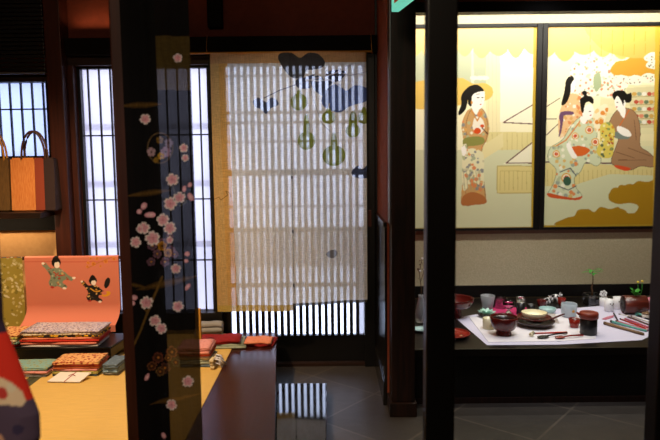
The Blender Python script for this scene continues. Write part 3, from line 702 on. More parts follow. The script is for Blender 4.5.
# cloths on the plank, seen right of the scarf
X2 = lambda px: xx(px, 360, 3.12)
pile(X2(180), X2(213), 3.07, 3.24, ZT, [('o', .012, 1, 'slate'), ('r', .022, 2, 'sage'), ('p', .016, 1, 'cream'), ('l', .014, 1, 'coral'), ('s', .014, 1, 'rose'), ('g', .018, 2, 'pink')], 'pile at the plank edge', 'right of the blossom scarf', 11)
fr = thing('fringed_cloth', 'cream cloth with a frayed fringe lying against the pile by the plank', 'cloth', (X2(214)+.006, 3.09, ZT+.001))
MB().folded(.02, .12, .05, 3, .002, 77).build('cloth_fold', FB['p'], fr)
fb = MB()
for k in range(16):
    z0 = R.uniform(.02, .055); fb.tube([(.008, -.03+.004*k, z0), (.03, -.034+.0042*k, z0-.004), (.05+R.uniform(-.012, .012), -.04+.0045*k, max(.004, z0-.02-R.uniform(0, .02)))], .0028, 5)
fb.build('fringe', 'linen2', fr)
X3 = lambda px: xx(px, 335, 3.45)
o = MB().folded(X3(240)-X3(199), .15, .022, 2, .008, 21).build('folded_cloth', FB['q']); o.location = ((X3(240)+X3(199))/2, 3.46, ZT+.021); o.rotation_euler = (0, 0, .05)
tag(o, 'deep red folded cloth lying on the sage cloth at the plank', 'folded cloth')
o = MB().folded(X3(245)-X3(196), .17, .02, 2, .006, 22).build('folded_cloth', FB['r']); o.location = ((X3(245)+X3(196))/2, 3.46, ZT+.0005); o.rotation_euler = (0, 0, .05)
tag(o, 'sage folded cloth under the deep red cloth at the plank', 'folded cloth')
o = MB().folded(X3(273)-X3(246), .16, .014, 1, .008, 23).build('folded_cloth', FB['q']); o.location = ((X3(273)+X3(246))/2, 3.47, ZT+.0005); o.rotation_euler = (0, 0, -.1)
tag(o, 'dark red folded cloth at the far corner of the plank', 'folded cloth')
o = MB().folded(X3(271)-X3(244), .13, .013, 1, .008, 24).build('folded_cloth', FB['t']); o.location = ((X3(271)+X3(244))/2, 3.46, ZT+.0155); o.rotation_euler = (0, 0, -.02)
tag(o, 'peach folded cloth on the dark red one at the plank corner', 'folded cloth')
o = MB().folded(xx(223, 330, 3.6)-xx(196, 330, 3.6), .07, .09, 3, .006, 25).build('folded_cloth', 'greyc'); o.location = (xx(208, 330, 3.6), 3.62, ZT+.0005)
tag(o, 'thick grey folded cloth against the sill behind the red cloth', 'folded cloth')
yb = xx(198.5, 350, 3.3)
tag(MB().box((yb-.02, 3.335, ZT+.0005), (yb+.008, 3.36, zy(307, 3.35)), .003).build('upright_board', 'cardtan', None, True), 'narrow yellow upright board behind the pile right of the scarf', 'board')

# near kimono on its stand, only the sleeve edge reaches into the picture
DK = 1.22
def kim_print(X, Y):
    p = Paint(X, Y, 'dc3322')
    p.put(np.nonzero(Y < 332)[0], '3a2c40'); p.put(np.nonzero(Y > 398)[0], '57485c')
    p.poly([(-60, 390), (0, 380), (10, 372), (24, 376), (34, 392), (30, 402), (10, 400), (-60, 410)], 'ecd0aa')
    p.poly([(-5, 358), (6, 345), (18, 352), (16, 366), (2, 370)], 'c83024'); p.poly([(-20, 340), (-4, 330), (6, 338), (0, 350), (-16, 352)], 'e0d0c0')
    p.ell(16, 388, 6, 6, 'c84038'); p.ell(26, 384, 4, 4, 'e8d8b8'); p.ell(4, 434, 7, 6, 'd0a080'); p.ell(-20, 420, 9, 9, 'ecd0aa'); p.ell(24, 424, 5, 5, '3c3450')
    return p
kz0, kz1 = zy(452, DK), zy(200, DK)
kx1 = xx(38, 380, DK); kx0 = kx1-.34
km = thing('hanging_kimono', 'red and dark floral kimono sleeve hanging close by at the left edge', 'kimono', (kx0+.1, DK+.05, 0))
edge = lambda z: kx1-.066*np.clip((z-(kz0+.09))/.19, 0, 1)-.05*np.clip((kz0+.045-z)/.045, 0, 1)**2
prof = []
def kim_sheet(dy, nm):
    o = sheet(nm, kx0, kx1, kz0, kz1, DK, .003, kim_print, 'silk', km, lambda x, z: dy*np.clip((kx1-x)/.03, 0, 1)**.5+.01*np.sin(x*26+z*4))
    me = o.data
    for v in me.vertices:
        wx = v.co.x+km.location.x; z = v.co.z
        f = (wx-kx0)/(kx1-kx0); v.co.x = kx0+f*(float(edge(z))-kx0)-km.location.x
    return o
kim_sheet(-.018, 'sleeve_front'); kim_sheet(.018, 'sleeve_back')
MB().tube([(kx0+.1, DK+.05, 0.18), (kx0+.1, DK+.05, 1.75)], .014).build('stand_pole', 'dark', km, True)
MB().tube([(kx0-.5, DK+.05, kz1+.02), (kx1-.11, DK+.05, kz1+.02)], .012).build('stand_arm', 'dark', km, True)

# ------------------------------------------------------------------ alcove: painted sliding doors
DF = DA-.035
pz0, pz1 = .729, zy(25.5, DF)
def ground(p):
    X, Y = p.X, p.Y
    p.put(np.nonzero(Y > 150)[0], 'd3d4ae')
SK = 'f4efe6'
def kim_dots(p, m, n, seed, cols=('d9824e', 'ece4c8', 'b0b48a', 'd2a05a', '8a8a86'), r0=.8, r1=2.1):
    p.dots(m, n, list(cols), r0, r1, seed)
def scallop(p, x0, x1, y0, amp, col, top, step=14):
    pts = [(x0, top)]
    n = int((x1-x0)/step)
    pts.append((x1, top))
    for k in range(n, -1, -1):
        for j in range(6, -1, -1):
            t = (k+j/6)*step+x0
            if t <= x1: pts.append((t, y0+amp*math.sin(PI*j/6)*(1+.4*math.sin(k*2.3))+2*math.sin(k*1.7)))
    p.poly(pts, col, smooth=False)
def left_print(X, Y):
    p = Paint(X, Y, 'efe9c4'); ground(p)
    p.poly([(410, 40), (486, 40), (486, 96), (410, 100)], 'b7bfa0', smooth=False)
    p.poly([(471, 40), (473, 40), (474, 84), (471, 84)], 'cfd4bc', smooth=False)
    p.poly([(486, 40), (500, 40), (500, 150), (486, 150)], 'eadfb0', smooth=False); p.poly([(500, 45), (534, 45), (534, 104), (503, 122), (500, 122)], 'f3eed4', smooth=False)
    for x in (488, 492, 496): p.line([(x, 48), (x+.5, 140)], .5, 'ddd0a0')
    # building floors and tatami
    p.poly([(484, 150), (503, 132), (536, 132), (536, 150)], 'e6dda6', smooth=False)
    p.poly([(503, 123), (534, 104), (534, 124)], 'efead0', smooth=False); p.line([(534, 104), (503, 122.5), (534, 124)], 1.1, '6b4a44')
    p.poly([(486, 132), (536, 132), (536, 150), (486, 150)], 'dccf92', smooth=False)
    for k in range(11): p.line([(487+k*5, 133), (487+k*5, 150)], .5, 'c4b478')
    p.poly([(476, 164), (503, 147), (503, 132), (476, 150)], 'e2d6a0', smooth=False)
    p.poly([(503, 164), (534, 142), (534, 164)], 'ebe6cb', smooth=False); p.line([(534, 141), (506, 163), (536, 163)], 1.2, '6b4a44')
    p.poly([(497, 166), (536, 166), (536, 193), (497, 193)], 'd9ca88', smooth=False)
    for k in range(9): p.line([(500+k*4.4, 171), (500+k*4.4, 190)], .5, 'bba964')
    p.line([(497, 166), (536, 166)], .9, 'b8a562'); p.line([(497, 193), (536, 193)], .9, 'b8a562'); p.line([(497, 166), (497, 193)], .9, 'b8a562'); p.line([(500, 171), (536, 171)], .5, 'bba964')
    # gold mist
    scallop(p, 405, 540, 50, 7, 'e4c67c', 20, 17)
    p.poly([(410, 84), (456, 78), (466, 80), (474, 84), (484, 83), (492, 88), (492, 96), (484, 101), (470, 101), (456, 106), (410, 108)], 'dcb95e')
    for x in (478, 484, 489): p.ell(x-4, 78, 4, 2.2, 'dfe0d0')
    # standing woman, long hair
    oldpoly, oldline, oldell = p.poly, p.line, p.ell
    q = lambda l: [(461.5+(x-456)*.79, y) for x, y in l]
    p.poly = lambda pts, *a, **k: oldpoly(q(pts), *a, **k); p.line = lambda pts, *a, **k: oldline(q(pts), *a, **k); p.ell = lambda cx, *a, **k: oldell(461.5+(cx-456)*.79, *a, **k)
    m = p.poly([(462, 112), (470, 108), (482, 109), (488, 116), (491, 128), (488, 140), (482, 148), (482, 160), (484, 178), (487, 198), (483, 203), (470, 204), (456, 205), (456, 190), (459, 165), (458, 140), (456, 125)], 'c69c64', outline='8a6440')
    kim_dots(p, m, 70, 1)
    m = p.poly([(459, 152), (482, 152), (484, 172), (483, 186), (470, 182), (458, 190)], 'e2dcb4'); kim_dots(p, m, 46, 2, ('d98a5a', 'c9c4a0', 'd2a05a', 'a8b090', '8a8c8a'))
    p.poly([(458, 196), (470, 192), (484, 196), (487, 203), (470, 205), (456, 205)], 'b06f3e')
    for k in range(6): p.line([(458+k*4, 170), (460+k*4, 190)], .5, 'a09a78')
    p.poly([(460, 138), (482, 137), (483, 144), (460, 146)], '8a8a48'); kim_dots(p, p.poly([(456, 148), (462, 144), (464, 156), (458, 160)], 'e4dec0'), 10, 4)
    p.poly([(473, 117), (482, 119), (485, 128), (478, 134), (470, 128)], 'ece4d4'); p.ell(476, 131, 3.4, 3, 'd2501f'); p.ell(482, 126, 2, 1.6, 'd2501f')
    p.line([(468, 110), (476, 121), (482, 111)], 1.2, 'c98a3e'); p.line([(482, 128), (489, 134)], 1.2, '5a3a2a')
    p.poly, p.line, p.ell = oldpoly, oldline, oldell
    p.poly([(461, 148), (465, 146), (466, 153), (463, 156)], SK); p.poly([(472, 107), (479, 107), (477, 114), (474, 113)], SK)
    p.poly([(470, 88), (478, 86), (484, 91), (484.5, 99), (482, 107), (477, 110), (471, 107), (469, 98)], SK)
    p.poly([(461, 97), (464, 91), (470, 86), (478, 85), (484, 91), (478, 92), (472, 96), (471.5, 106), (468, 104), (468, 98), (467, 104), (465, 110), (460, 115), (458, 113), (461, 105)], '17140f')
    p.ell(478, 97.6, 1.5, .5, '2a241e'); p.ell(482.4, 97.6, 1.1, .5, '2a241e'); p.line([(476, 94.5), (479.5, 94)], .5, '4a4238'); p.line([(481, 101), (481.6, 101.6)], .5, 'b09a8a'); p.ell(480.4, 104.4, 1, .6, 'b8281e')
    p.ell(471.5, 102.5, 1, 1.6, 'c98a2a')
    p.put(np.nonzero(X > 533.3-(Y-30)*.012)[0], 'b99a34'); p.put(np.nonzero(Y > 227.6-(X-456)*.012)[0], 'b0902e')
    return p
def right_print(X, Y):
    p = Paint(X, Y, 'f2eac2'); ground(p)
    for yy in range(85, 155, 7): p.put(np.nonzero((Y > yy) & (Y < yy+7) & (X > 600))[0], ['e8e0b2', 'e2dcae'][yy % 2])
    # flowering screen behind
    m = p.poly([(572, 66), (590, 58), (612, 60), (620, 78), (628, 86), (612, 98), (596, 96), (580, 100), (570, 86)], 'f0ecd8')
    p.dots(m, 130, ['dba07a', 'b9c0a0', 'e8d0b0', 'd98a6a', '9fae86'], .6, 1.5, 8); p.poly([(594, 76), (599, 72), (601, 84), (596, 92), (593, 84)], 'a3b08a')
    # gold mist
    scallop(p, 536, 665, 52, 6, 'dfba6a', 20, 19)
    p.poly([(610, 70), (616, 62), (626, 60), (634, 55), (648, 54), (665, 50), (665, 72), (650, 74), (640, 77), (626, 76), (614, 75)], 'cf9a36')
    p.poly([(586, 20), (665, 20), (665, 56), (640, 58), (625, 57), (600, 48)], 'd9ae56')
    for k in range(8): p.line([(590+k*11, 28), (590+k*11, 56)], .4, 'c8921f')
    for (x, y) in ((620, 80), (634, 80), (647, 78), (654, 64), (652, 57)): p.poly([(x-8, y), (x, y-5), (x+8, y-2), (x+6, y+5), (x-6, y+4)], 'ece6d2'); p.dots(p.near(x-7, y-3, x+7, y+4), 8, ['c98a6a', '8a9a7a', '7a6a5a'], .5, 1, x)
    # shelf with goods
    p.poly([(626, 88), (665, 86), (665, 128), (634, 128)], 'd4cca0', smooth=False)
    for k, yy in enumerate((93, 101, 108, 115, 121)):
        p.line([(630, yy+4), (662, yy+3)], .8, 'b0a070')
        for x in range(634, 662, 5): p.ell(x+(k % 2)*2, yy+1, 2.4, 2, ['d98a6a', 'b8503a', 'e8e4d4', '8fa08a', 'c9a050', '6a7a5a'][(x+k*3) % 6])
    # room lines, floor edge and veranda
    p.line([(541, 110), (560, 98)], .9, '7a6a58'); p.line([(541, 119), (556, 119)], .9, '7a6a58'); p.line([(541, 140), (560, 122)], .9, '6b4a44')
    p.poly([(541, 146), (665, 146), (665, 162), (541, 162)], 'd9dab2', smooth=False)
    p.line([(541, 162), (600, 163), (660, 165)], 1.4, '5e3a44')
    p.poly([(541, 163), (660, 166), (660, 190), (541, 186)], 'd8ca8a', smooth=False)
    for k in range(26): p.line([(543+k*4.5, 170), (543+k*4.5, 186)], .5, 'bba964')
    p.poly([(560, 190), (590, 180), (610, 174), (665, 176), (665, 232), (541, 232), (541, 192)], 'cfd2ac', smooth=False)
    # lower gold clouds
    G = 'a8801e'
    p.poly([(560, 226), (566, 218), (574, 216), (578, 210), (588, 209), (594, 212), (600, 207), (610, 209), (618, 207), (624, 212), (634, 213), (638, 206), (630, 203), (618, 204), (609, 200), (609, 193), (616, 190), (620, 185), (630, 186), (638, 181), (648, 182), (665, 178), (665, 226)], G)
    for a, b, r in ((616, 192, 6), (630, 190, 8), (645, 188, 8), (655, 186, 7), (587, 216, 7), (604, 214, 7), (573, 221, 6), (620, 214, 7)): p.ell(a, b, r, r*.75, G)
    # woman behind, long hair
    m = p.poly([(562, 104), (570, 94), (580, 96), (584, 106), (580, 128), (570, 140), (560, 138), (558, 122)], 'e6bd8a'); kim_dots(p, m, 50, 11, ('f2e8d4', 'd98a56', 'ecd0a4', 'd8a866'), .8, 2)
    p.poly([(561, 112), (572, 111.5), (573, 114.5), (564, 115.5), (563, 121), (561, 132), (558.5, 137), (560, 124), (559, 118)], '6c4a68')
    p.poly([(569, 79), (574, 79), (575, 88), (571, 93)], SK)
    p.poly([(566, 80), (571, 76), (574, 79), (571, 84), (570, 94), (566, 103), (561, 105), (564, 92)], '17140f')
    # woman with top knot
    m = p.poly([(571, 126), (582, 116), (593, 119), (597, 130), (596, 146), (601, 160), (596, 166), (586, 162), (580, 172), (574, 178), (576, 188), (582, 196), (574, 199), (562, 197), (548, 195), (553, 184), (556, 170), (548, 160), (550, 148), (562, 140)], 'cdd4b2', outline='8a9070')
    kim_dots(p, m, 90, 12, ('e8e6d0', 'd98a50', 'b4bc98', 'd2b26a', '98a494'), 1, 2.2)
    for x, y, r in ((589, 130, 4), (595, 142, 4), (575, 136, 3.4), (566, 178, 5), (584, 152, 3), (556, 154, 3.6)): p.ell(x, y, r, r, 'd9a03c'); p.ell(x, y, r*.75, r*.75, 'ece6cc'); p.flower(x, y, r*.6, 0, 'd2502a', 'c8401f', 'e8c070')
    p.poly([(569, 148), (580, 146), (590, 150), (582, 156), (570, 154)], 'd2642a'); p.ell(567, 181, 4, 4.6, '3a5c48')
    p.poly([(566, 146), (569, 143), (574, 152), (577, 157), (572, 158)], SK); p.line([(580, 121), (566, 140), (556, 146)], 1.4, 'd28a4a')
    p.poly([(548, 193), (562, 196), (574, 198), (582, 196), (578, 200), (562, 199), (549, 197)], 'c8552a')
    p.line([(560, 172), (570, 168), (576, 176)], .9, '3c4456'); p.line([(558, 186), (568, 190), (576, 186)], .9, '3c4456')
    p.poly([(585, 106), (591, 104), (593.6, 110), (592, 117), (587, 120), (582, 115)], SK); p.poly([(581, 116), (587, 119), (584, 124), (580, 121)], SK)
    p.poly([(580, 104), (580, 99), (583.5, 96), (581.5, 93), (584, 90.5), (587, 92.5), (586.5, 95.5), (591, 96.5), (593.6, 100), (592.5, 104), (589, 102), (585.5, 103), (584, 108), (583, 113), (581, 111)], '17140f')
    p.ell(589.5, 111.5, 1.1, .5, '2a241e'); p.ell(590.3, 115.3, .9, .6, 'b8281e')
    p.dots(p.poly([(594, 112), (604, 104), (608, 108), (604, 122), (598, 132), (594, 128)], 'f0e6c4'), 16, ['d98a3a', 'e8c88a'], 1.4, 2.4, 15)
    # kneeling woman in brown
    m = p.poly([(611, 118), (619, 109), (630, 109), (637, 116), (640, 130), (640, 146), (648, 152), (655, 160), (653, 167), (640, 166), (630, 170), (615, 166), (611, 160), (616, 146), (618, 136), (608, 130)], 'a17c5a', outline='6d4c38')
    for a, b in (((616, 152), (634, 158)), ((618, 160), (646, 160)), ((634, 120), (636, 140)), ((628, 148), (650, 156))): p.line([a, b], .6, '6d4a32')
    p.poly([(615, 165), (630, 168), (626, 171), (616, 168)], 'd2502a'); p.line([(617, 130), (624, 118), (629, 110)], 1.2, 'c86a34')
    p.poly([(615, 132), (629, 133), (628, 139), (615, 138)], '76837a')
    p.poly([(618, 126), (628, 130), (631, 136), (624, 136), (617, 131)], SK); p.poly([(619, 108), (625, 108), (624, 118), (620, 114)], SK)
    p.poly([(615, 98), (620, 95), (625, 98), (625, 106), (620, 112), (616, 108), (614.4, 103)], SK)
    p.poly([(612, 94), (617, 90.5), (624, 91), (627, 94), (631, 93), (631, 101), (626, 103), (624, 100), (623, 106), (621, 101), (617, 96), (614, 100)], '17140f')
    p.ell(617, 102.4, 1.1, .5, '2a241e'); p.ell(616.6, 107, .9, .6, 'b8281e')
    # yellow textile
    m = p.poly([(600, 126), (608, 122), (614, 128), (614, 140), (612, 156), (603, 158), (596, 152), (600, 140)], 'd8c65c'); p.dots(m, 40, ['c98a2a', '8a9a5a', 'e8e0a8', 'a85a34', '5c6a4a'], .7, 1.7, 17)
    p.put(np.nonzero(X < 544.2-(Y-30)*.012)[0], 'c9a63c'); p.put(np.nonzero(Y > 225.2-(X-545)*.012)[0], 'b0902e'); p.put(np.nonzero(X > 655-(Y-30)*.014)[0], 'c9a63c')
    return p
def fusuma(label, pxl, pxr, fn, grp='painted doors at the back of the alcove'):
    x0, x1 = xx(pxl, 158, DF), xx(pxr, 158, DF)
    t = thing('painted_sliding_door', label, 'sliding door', ((x0+x1)/2, DF, pz0), 0, grp)
    fw = .036
    sheet('painting', x0+fw, x1-fw, pz0+.016, pz1-.026, DF, .0032, fn, 'print', t, thick=.004)
    f = lambda a, b: MB().box(a, b, .004).build('lacquer_frame', 'black', t, True)
    f((x0, DF-.014, pz0), (x0+fw, DF+.02, pz1)); f((x1-fw, DF-.014, pz0), (x1, DF+.02, pz1))
    f((x0+fw+.0005, DF-.012, pz0), (x1-fw-.0005, DF+.02, pz0+.016)); f((x0+fw+.0005, DF-.012, pz1-.026), (x1-fw-.0005, DF+.02, pz1))
    return t
fusuma('black framed sliding door painted with one standing woman in a tan kimono', 409, 539.5, left_print)
fusuma('black framed sliding door painted with three kimono women and gold clouds', 539.7, 662, right_print)

# ------------------------------------------------------------------ alcove counter
DC = 3.095
ct = thing('display_counter', 'low dark wooden display counter along the alcove carrying the tableware', 'counter', (1.4, DC, ZF))
MB().box((.413, DC, ZK-.04), (XR-.001, DA-.031, ZK), .004).build('counter_top', 'counter', ct, True)
MB().box((.42, DC+.03, ZF+.001), (XR-.001, DC+.06, ZK-.0405)).build('front_panel', 'black', ct, True)
MB().box((.42, DC+.02, ZF+.001), (XR-.001, DC+.0295, ZF+.03)).build('plinth_strip', 'dark', ct, True)
e = .0004
def quad(name, m, pts, z0, z1, label, cat):
    ps = [PZ(px, py, z1) for px, py in pts]
    return tag(MB().prism([(p.x, p.y) for p in ps], z0, z1).build(name, m, None, True), label, cat)
Z1 = ZK+.0025; Z2 = Z1+.0025; Z3 = Z2
quad('table_linen', 'linen', [(455, 317.5), (487, 345), (560, 344.5), (642, 340), (667, 327), (660, 301), (575, 308), (500, 311)], ZK+e, Z1, 'lavender white cloth spread on the dark counter under the tableware', 'cloth')
quad('paper_mat', 'linen2', [(469, 317), (488.5, 342), (560, 341), (596, 338.5), (592, 312), (540, 315)], Z1+e, Z2, 'cream white mat lying on the lavender cloth under the red bowls', 'mat')

def px_m(D): return D/F
def at(px, py, z): return PZ(px, py, z+e)
def bowl_prof(r, h, foot, fh, t=.004):
    o = [(foot*.96, 0), (foot, .002), (foot*.9, fh)]
    for i in range(1, 9):
        a = i/8*PI/2; o.append((foot*.9+(r-foot*.9)*math.sin(a)**.75, fh+(h-fh)*(1-math.cos(a))**.9))
    i_ = [(rr-t, max(zz, fh+t)) for rr, zz in o[:2:-1]]
    return o+[(r-t*.5, h+.001)]+[(max(rr, .003), zz) for rr, zz in i_]+[(.002, fh+t)]
def put(name, label, cat, px, py, z, parts, rz=0, group=None):
    """parts: (part name, MB builder result, material); one part = a single mesh"""
    loc = at(px, py, z)
    if len(parts) == 1:
        o = parts[0][1].build(name, parts[0][2]); o.location = loc; o.rotation_euler = (0, 0, rz); return tag(o, label, cat, group)
    t = thing(name, label, cat, loc, rz, group)
    for nm, mb, m in parts: mb.build(nm, m, t)
    return t
# large stemmed bowl half behind the post, tray
put('lacquer_bowl', 'wide red lacquer bowl on a tall foot beside the black post', 'bowl', 453.5, 317, ZK, [('bowl_body', MB().lathe(bowl_prof(.122, .118, .05, .055, .005), 36), 'lacred'), ('gold_rim', MB().lathe([(.1205, .1185), (.123, .1195), (.1205, .1205)], 36, ring=True), 'lacdk')])
put('lacquer_dish', 'shallow vermilion dish at the counter edge beside the black post', 'dish', 452, 336, ZK, [('dish_body', MB().lathe(bowl_prof(.098, .02, .05, .004, .003), 36), 'vermil'), ('painted_dot', MB().lathe([(.008, .0078), (.009, .0085), (.001, .009)], 14, (.045, -.02, 0)), 'cream')])
# glass tumblers
def tumbler(r0, r1, h, t=.003, bot=.006): return MB().lathe([(r0*.9, 0), (r0, .002), (r1, h), (r1-t*.5, h+.001), (r1-t, h), (r0-t, bot), (.002, bot)], 28)
put('glass_tumbler', 'frosted flaring glass tumbler behind the mint leaf dish', 'glass', 487.5, 310.5, ZK, [('glass_body', tumbler(.03, .046, .098), 'frost')])
put('glass_cup', 'short dark looking glass between the frosted tumbler and the stemmed glass', 'glass', 500.5, 308.5, ZK, [('glass_body', tumbler(.04, .042, .07), 'glass')])
quad('magenta_cloth', 'magenta', [(492, 307.5), (491, 316.5), (531, 315.5), (528, 307.5)], Z1+e, Z1+.003, 'magenta cloth folded flat under the small stemmed glass', 'cloth')
put('stemmed_glass', 'small clear stemmed glass on the magenta cloth', 'glass', 508.5, 314, Z1+.0035, [('glass_body', MB().lathe([(.022, 0), (.022, .003), (.005, .008), (.005, .024), (.018, .034), (.036, .058), (.037, .078), (.035, .078), (.033, .058), (.014, .037), (.002, .035)], 28), 'glass')])
# mint petals dish on a dark saucer
lp = MB()
for ring, (n, r, hh) in enumerate(((9, .058, .018), (7, .04, .03))):
    for k in range(n):
        a = 2*PI*k/n+ring*.3; lp.leafblade((.012*math.cos(a), .012*math.sin(a), .016), (r*math.cos(a), r*math.sin(a), .018+hh), .012, .1)
lp.lathe([(.02, .014), (.03, .018), (.02, .024), (.002, .024)], 18)
put('petal_dish', 'mint green petal shaped glass dish on a dark saucer', 'dish', 487, 317, Z1, [('petals', lp, 'teal'), ('saucer', MB().lathe(bowl_prof(.055, .018, .03, .004, .003), 28), 'lacdk')])
put('faceted_cup', 'small cream faceted cup behind the red soup bowl', 'cup', 488.5, 328.5, Z2, [('cup_body', MB().lathe([(.03, 0), (.033, .002), (.035, .062), (.033, .063), (.031, .062), (.029, .006), (.002, .006)], 8), 'cream')])
# red soup bowl
put('soup_bowl', 'red brown lacquer soup bowl on a high foot at the front of the mat', 'bowl', 503.7, 334.5, Z2, [('bowl_body', MB().lathe(bowl_prof(.075, .102, .043, .026, .005), 40), 'lacred'), ('inner_lining', MB().lathe([(.030, .0325), (.05, .047), (.0625, .07), (.0665, .092), (.0655, .092), (.061, .07), (.048, .049), (.028, .0345)], 40), 'lacdk')])
# dark glass jars behind
for lab, px, py, r, h in (('tall black lacquer cup with a clear glass rim, behind the yellow bowl', 520.5, 314.5, .027, .108), ('short black lacquer cup behind the yellow bowl, near the pale blue dish', 531, 311.5, .027, .066)):
    pa = [('cup_body', MB().lathe([(r*.85, 0), (r*.9, .002), (r, h*.72), (r-.003, h*.72), (r*.84, .006), (.002, .006)], 26), 'blackm')]
    if h > .08: pa.append(('glass_rim', MB().lathe([(r*.97, h*.722), (r*1.05, h), (r*1.05-.003, h), (r*.9, h*.722)], 26, ring=True), 'glass'))
    put('lacquer_cup', lab, 'cup', px, py, Z1 if py > 311.9 else ZK+.003, pa)
# stacked plates, yellow bowl
stk = at(534.5, 325.5, Z2)
tp = thing('handled_plate', 'dark lacquer plate with a long handle, at the bottom of the stack', 'plate', stk)
MB().lathe(bowl_prof(.112, .034, .06, .008, .005), 36).build('plate_body', 'lacdk', tp)
MB().tube([(.10, .02, .03), (.13, .035, .036), (.17, .052, .046), (.195, .06, .05)], .007, 8, .0045).build('handle', 'lacred', tp)
o = MB().lathe(bowl_prof(.096, .02, .05, .003, .004), 36).build('lacquer_plate', 'lacred'); o.location = stk+Vector((-.003, 0, .0350)); tag(o, 'dark red lacquer plate under the yellow bowl', 'plate')
yb_ = thing('rice_bowl', 'shallow pale yellow bowl on top of the lacquer plates', 'bowl', stk+Vector((-.003, 0, .0425)))
MB().lathe(bowl_prof(.073, .036, .035, .006, .004), 36).build('bowl_body', 'yolk', yb_); MB().lathe([(.0728, .0362), (.0738, .037), (.0712, .0378), (.0702, .037)], 36, ring=True).build('rim_line', 'bamboo2', yb_)
put('celadon_dish', 'pale blue dish behind the folded white paper', 'dish', 547.5, 313, Z1, [('dish_body', MB().lathe(bowl_prof(.052, .032, .026, .006, .004), 32), 'celadon')])
# folded paper tent
pp = MB(); pp.prism([(-.028, -.004), (.034, -.012), (.036, -.008), (-.028, 0)], 0, .05); 
for v in pp.bm.verts: v.co.y += v.co.z*.55; v.co.x -= v.co.z*.35*(1 if v.co.x > 0 else -.2)
put('folded_paper', 'small folded white paper standing by the yellow bowl', 'paper', 553, 323, Z2, [('x', pp, 'paper')])
# little figures at the back
put('sauce_cup', 'small red lacquer cup at the back beside the black and white figurines', 'cup', 541.5, 307.5, ZK+.003, [('cup_body', MB().lathe(bowl_prof(.03, .05, .018, .006, .003), 26), 'lacred')])
def cow(label, px, py, rz, s=1.0):
    b = MB().ball((0, 0, .034*s), .02*s, (1.5, .85, .85)).ball((.032*s, 0, .05*s), .012*s, (1, .9, 1.05))
    for sx in (-1, 1):
        for sy in (-1, 1): b.tube([(sx*.017*s, sy*.009*s, 0), (sx*.016*s, sy*.009*s, .03*s)], .0055*s, 8)
        b.ball((.028*s, sx*.011*s, .06*s), .005*s, (.6, 1, 1.2), 1)
    pt = MB().ball((-.012*s, -.008*s, .04*s), .0125*s, (1.2, .8, .9)).ball((.033*s, 0, .058*s), .0085*s, (1, 1, .7)).ball((.016*s, -.010*s, .04*s), .008*s, (1, .7, 1))
    return put('cow_figurine', label, 'figurine', px, py, ZK+.003, [('body', b, 'white'), ('black_patch', pt, 'blackm')], rz, 'black and white figurines')
cow('black and white animal figurine next to the small red cup, nearer the post', 547, 304.5, .5, .9); cow('black and white animal figurine beside the vermilion cup, nearer the pale blue teacup', 555.3, 302, -.6, 1.05)
put('sauce_cup', 'little vermilion cup right behind the pale blue teacup', 'cup', 561.5, 305.5, ZK+.003, [('cup_body', MB().lathe(bowl_prof(.026, .05, .016, .005, .003), 26), 'vermil')])
# blue teacup, red cup, canister
bc = put('tea_cup', 'pale blue stoneware teacup with a gold flower', 'cup', 568.8, 317, Z1, [('cup_body', MB().lathe([(.03, 0), (.034, .003), (.044, .02), (.0465, .05), (.0455, .084), (.0435, .085), (.042, .083), (.043, .05), (.040, .02), (.002, .008)], 32), 'bluecup'), ('gold_flower', MB().lathe([(.0085, -.0012), (.0085, .0012), (.001, .0014)], 8).xf(Matrix.Translation((.008, -.0462, .045)) @ Matrix.Rotation(PI/2, 4, 'X')), 'goldleaf')])
put('sake_cup', 'small deep red cup between the blue teacup and the black canister', 'cup', 574.3, 327.2, Z2, [('cup_body', MB().lathe([(.022, 0), (.024, .002), (.033, .05), (.031, .0505), (.029, .049), (.020, .008), (.002, .008)], 28), 'vermil'), ('inner_lining', MB().lathe([(.0195, .009), (.0285, .047), (.0275, .047), (.0185, .0095)], 28), 'lacred')])
put('tea_canister', 'black canister with a red brown lid on the front of the cloth', 'canister', 588.3, 333.8, Z2, [
    ('canister_body', MB().lathe([(.042, 0), (.0445, .003), (.0445, .084), (.042, .0865)], 36), 'blackm'),
    ('lid', MB().lathe([(.0455, .0872), (.0495, .09), (.050, .114), (.046, .122), (.03, .126), (.028, .123), (.001, .123)], 36).tube([(-.046, 0, .106), (-.062, -.004, .116), (-.068, -.005, .121)], .008, 8, .005), 'brick')])
# chopsticks, spoons, rest
def stick(name, m, a, b, r0, r1, z, label, cat='chopstick', group=None, tip=None):
    A, B = at(*a, z), at(*b, z); c = (A+B)/2; d = B-A; h = d.length/2; ang = math.atan2(d.y, d.x)
    parts = [('shaft', MB().tube([(-h, 0, r0+.0002), (0, 0, (r0+r1)/2+.0002), (h, 0, r1+.0002)], r0, 8, r1), m)]
    if tip: parts.append(('end_cap', MB().tube([(-h-.012, 0, r0+.0004), (-h-.0002, 0, r0+.0004)], r0*1.02, 8), tip))
    if len(parts) == 1:
        o = parts[0][1].build(name, m); tag(o, label, cat, group)
    else:
        o = thing(name, label, cat, group=group)
        for nm, mb, mm in parts: mb.build(nm, mm, o)
    o.location = c; o.rotation_euler = (0, 0, ang); return o
put('chopstick_rest', 'tiny cream animal shaped chopstick rest at the front of the mat', 'chopstick rest', 531.3, 336.5, Z2, [('body', MB().ball((0, 0, .012), .011, (1.3, .9, 1)).ball((.008, -.002, .024), .0075), 'cream'), ('dark_patch', MB().ball((.010, -.005, .028), .0045, (1, 1, .8), 1).ball((-.008, -.007, .015), .005, (1, .8, 1), 1), 'bamboo2')])
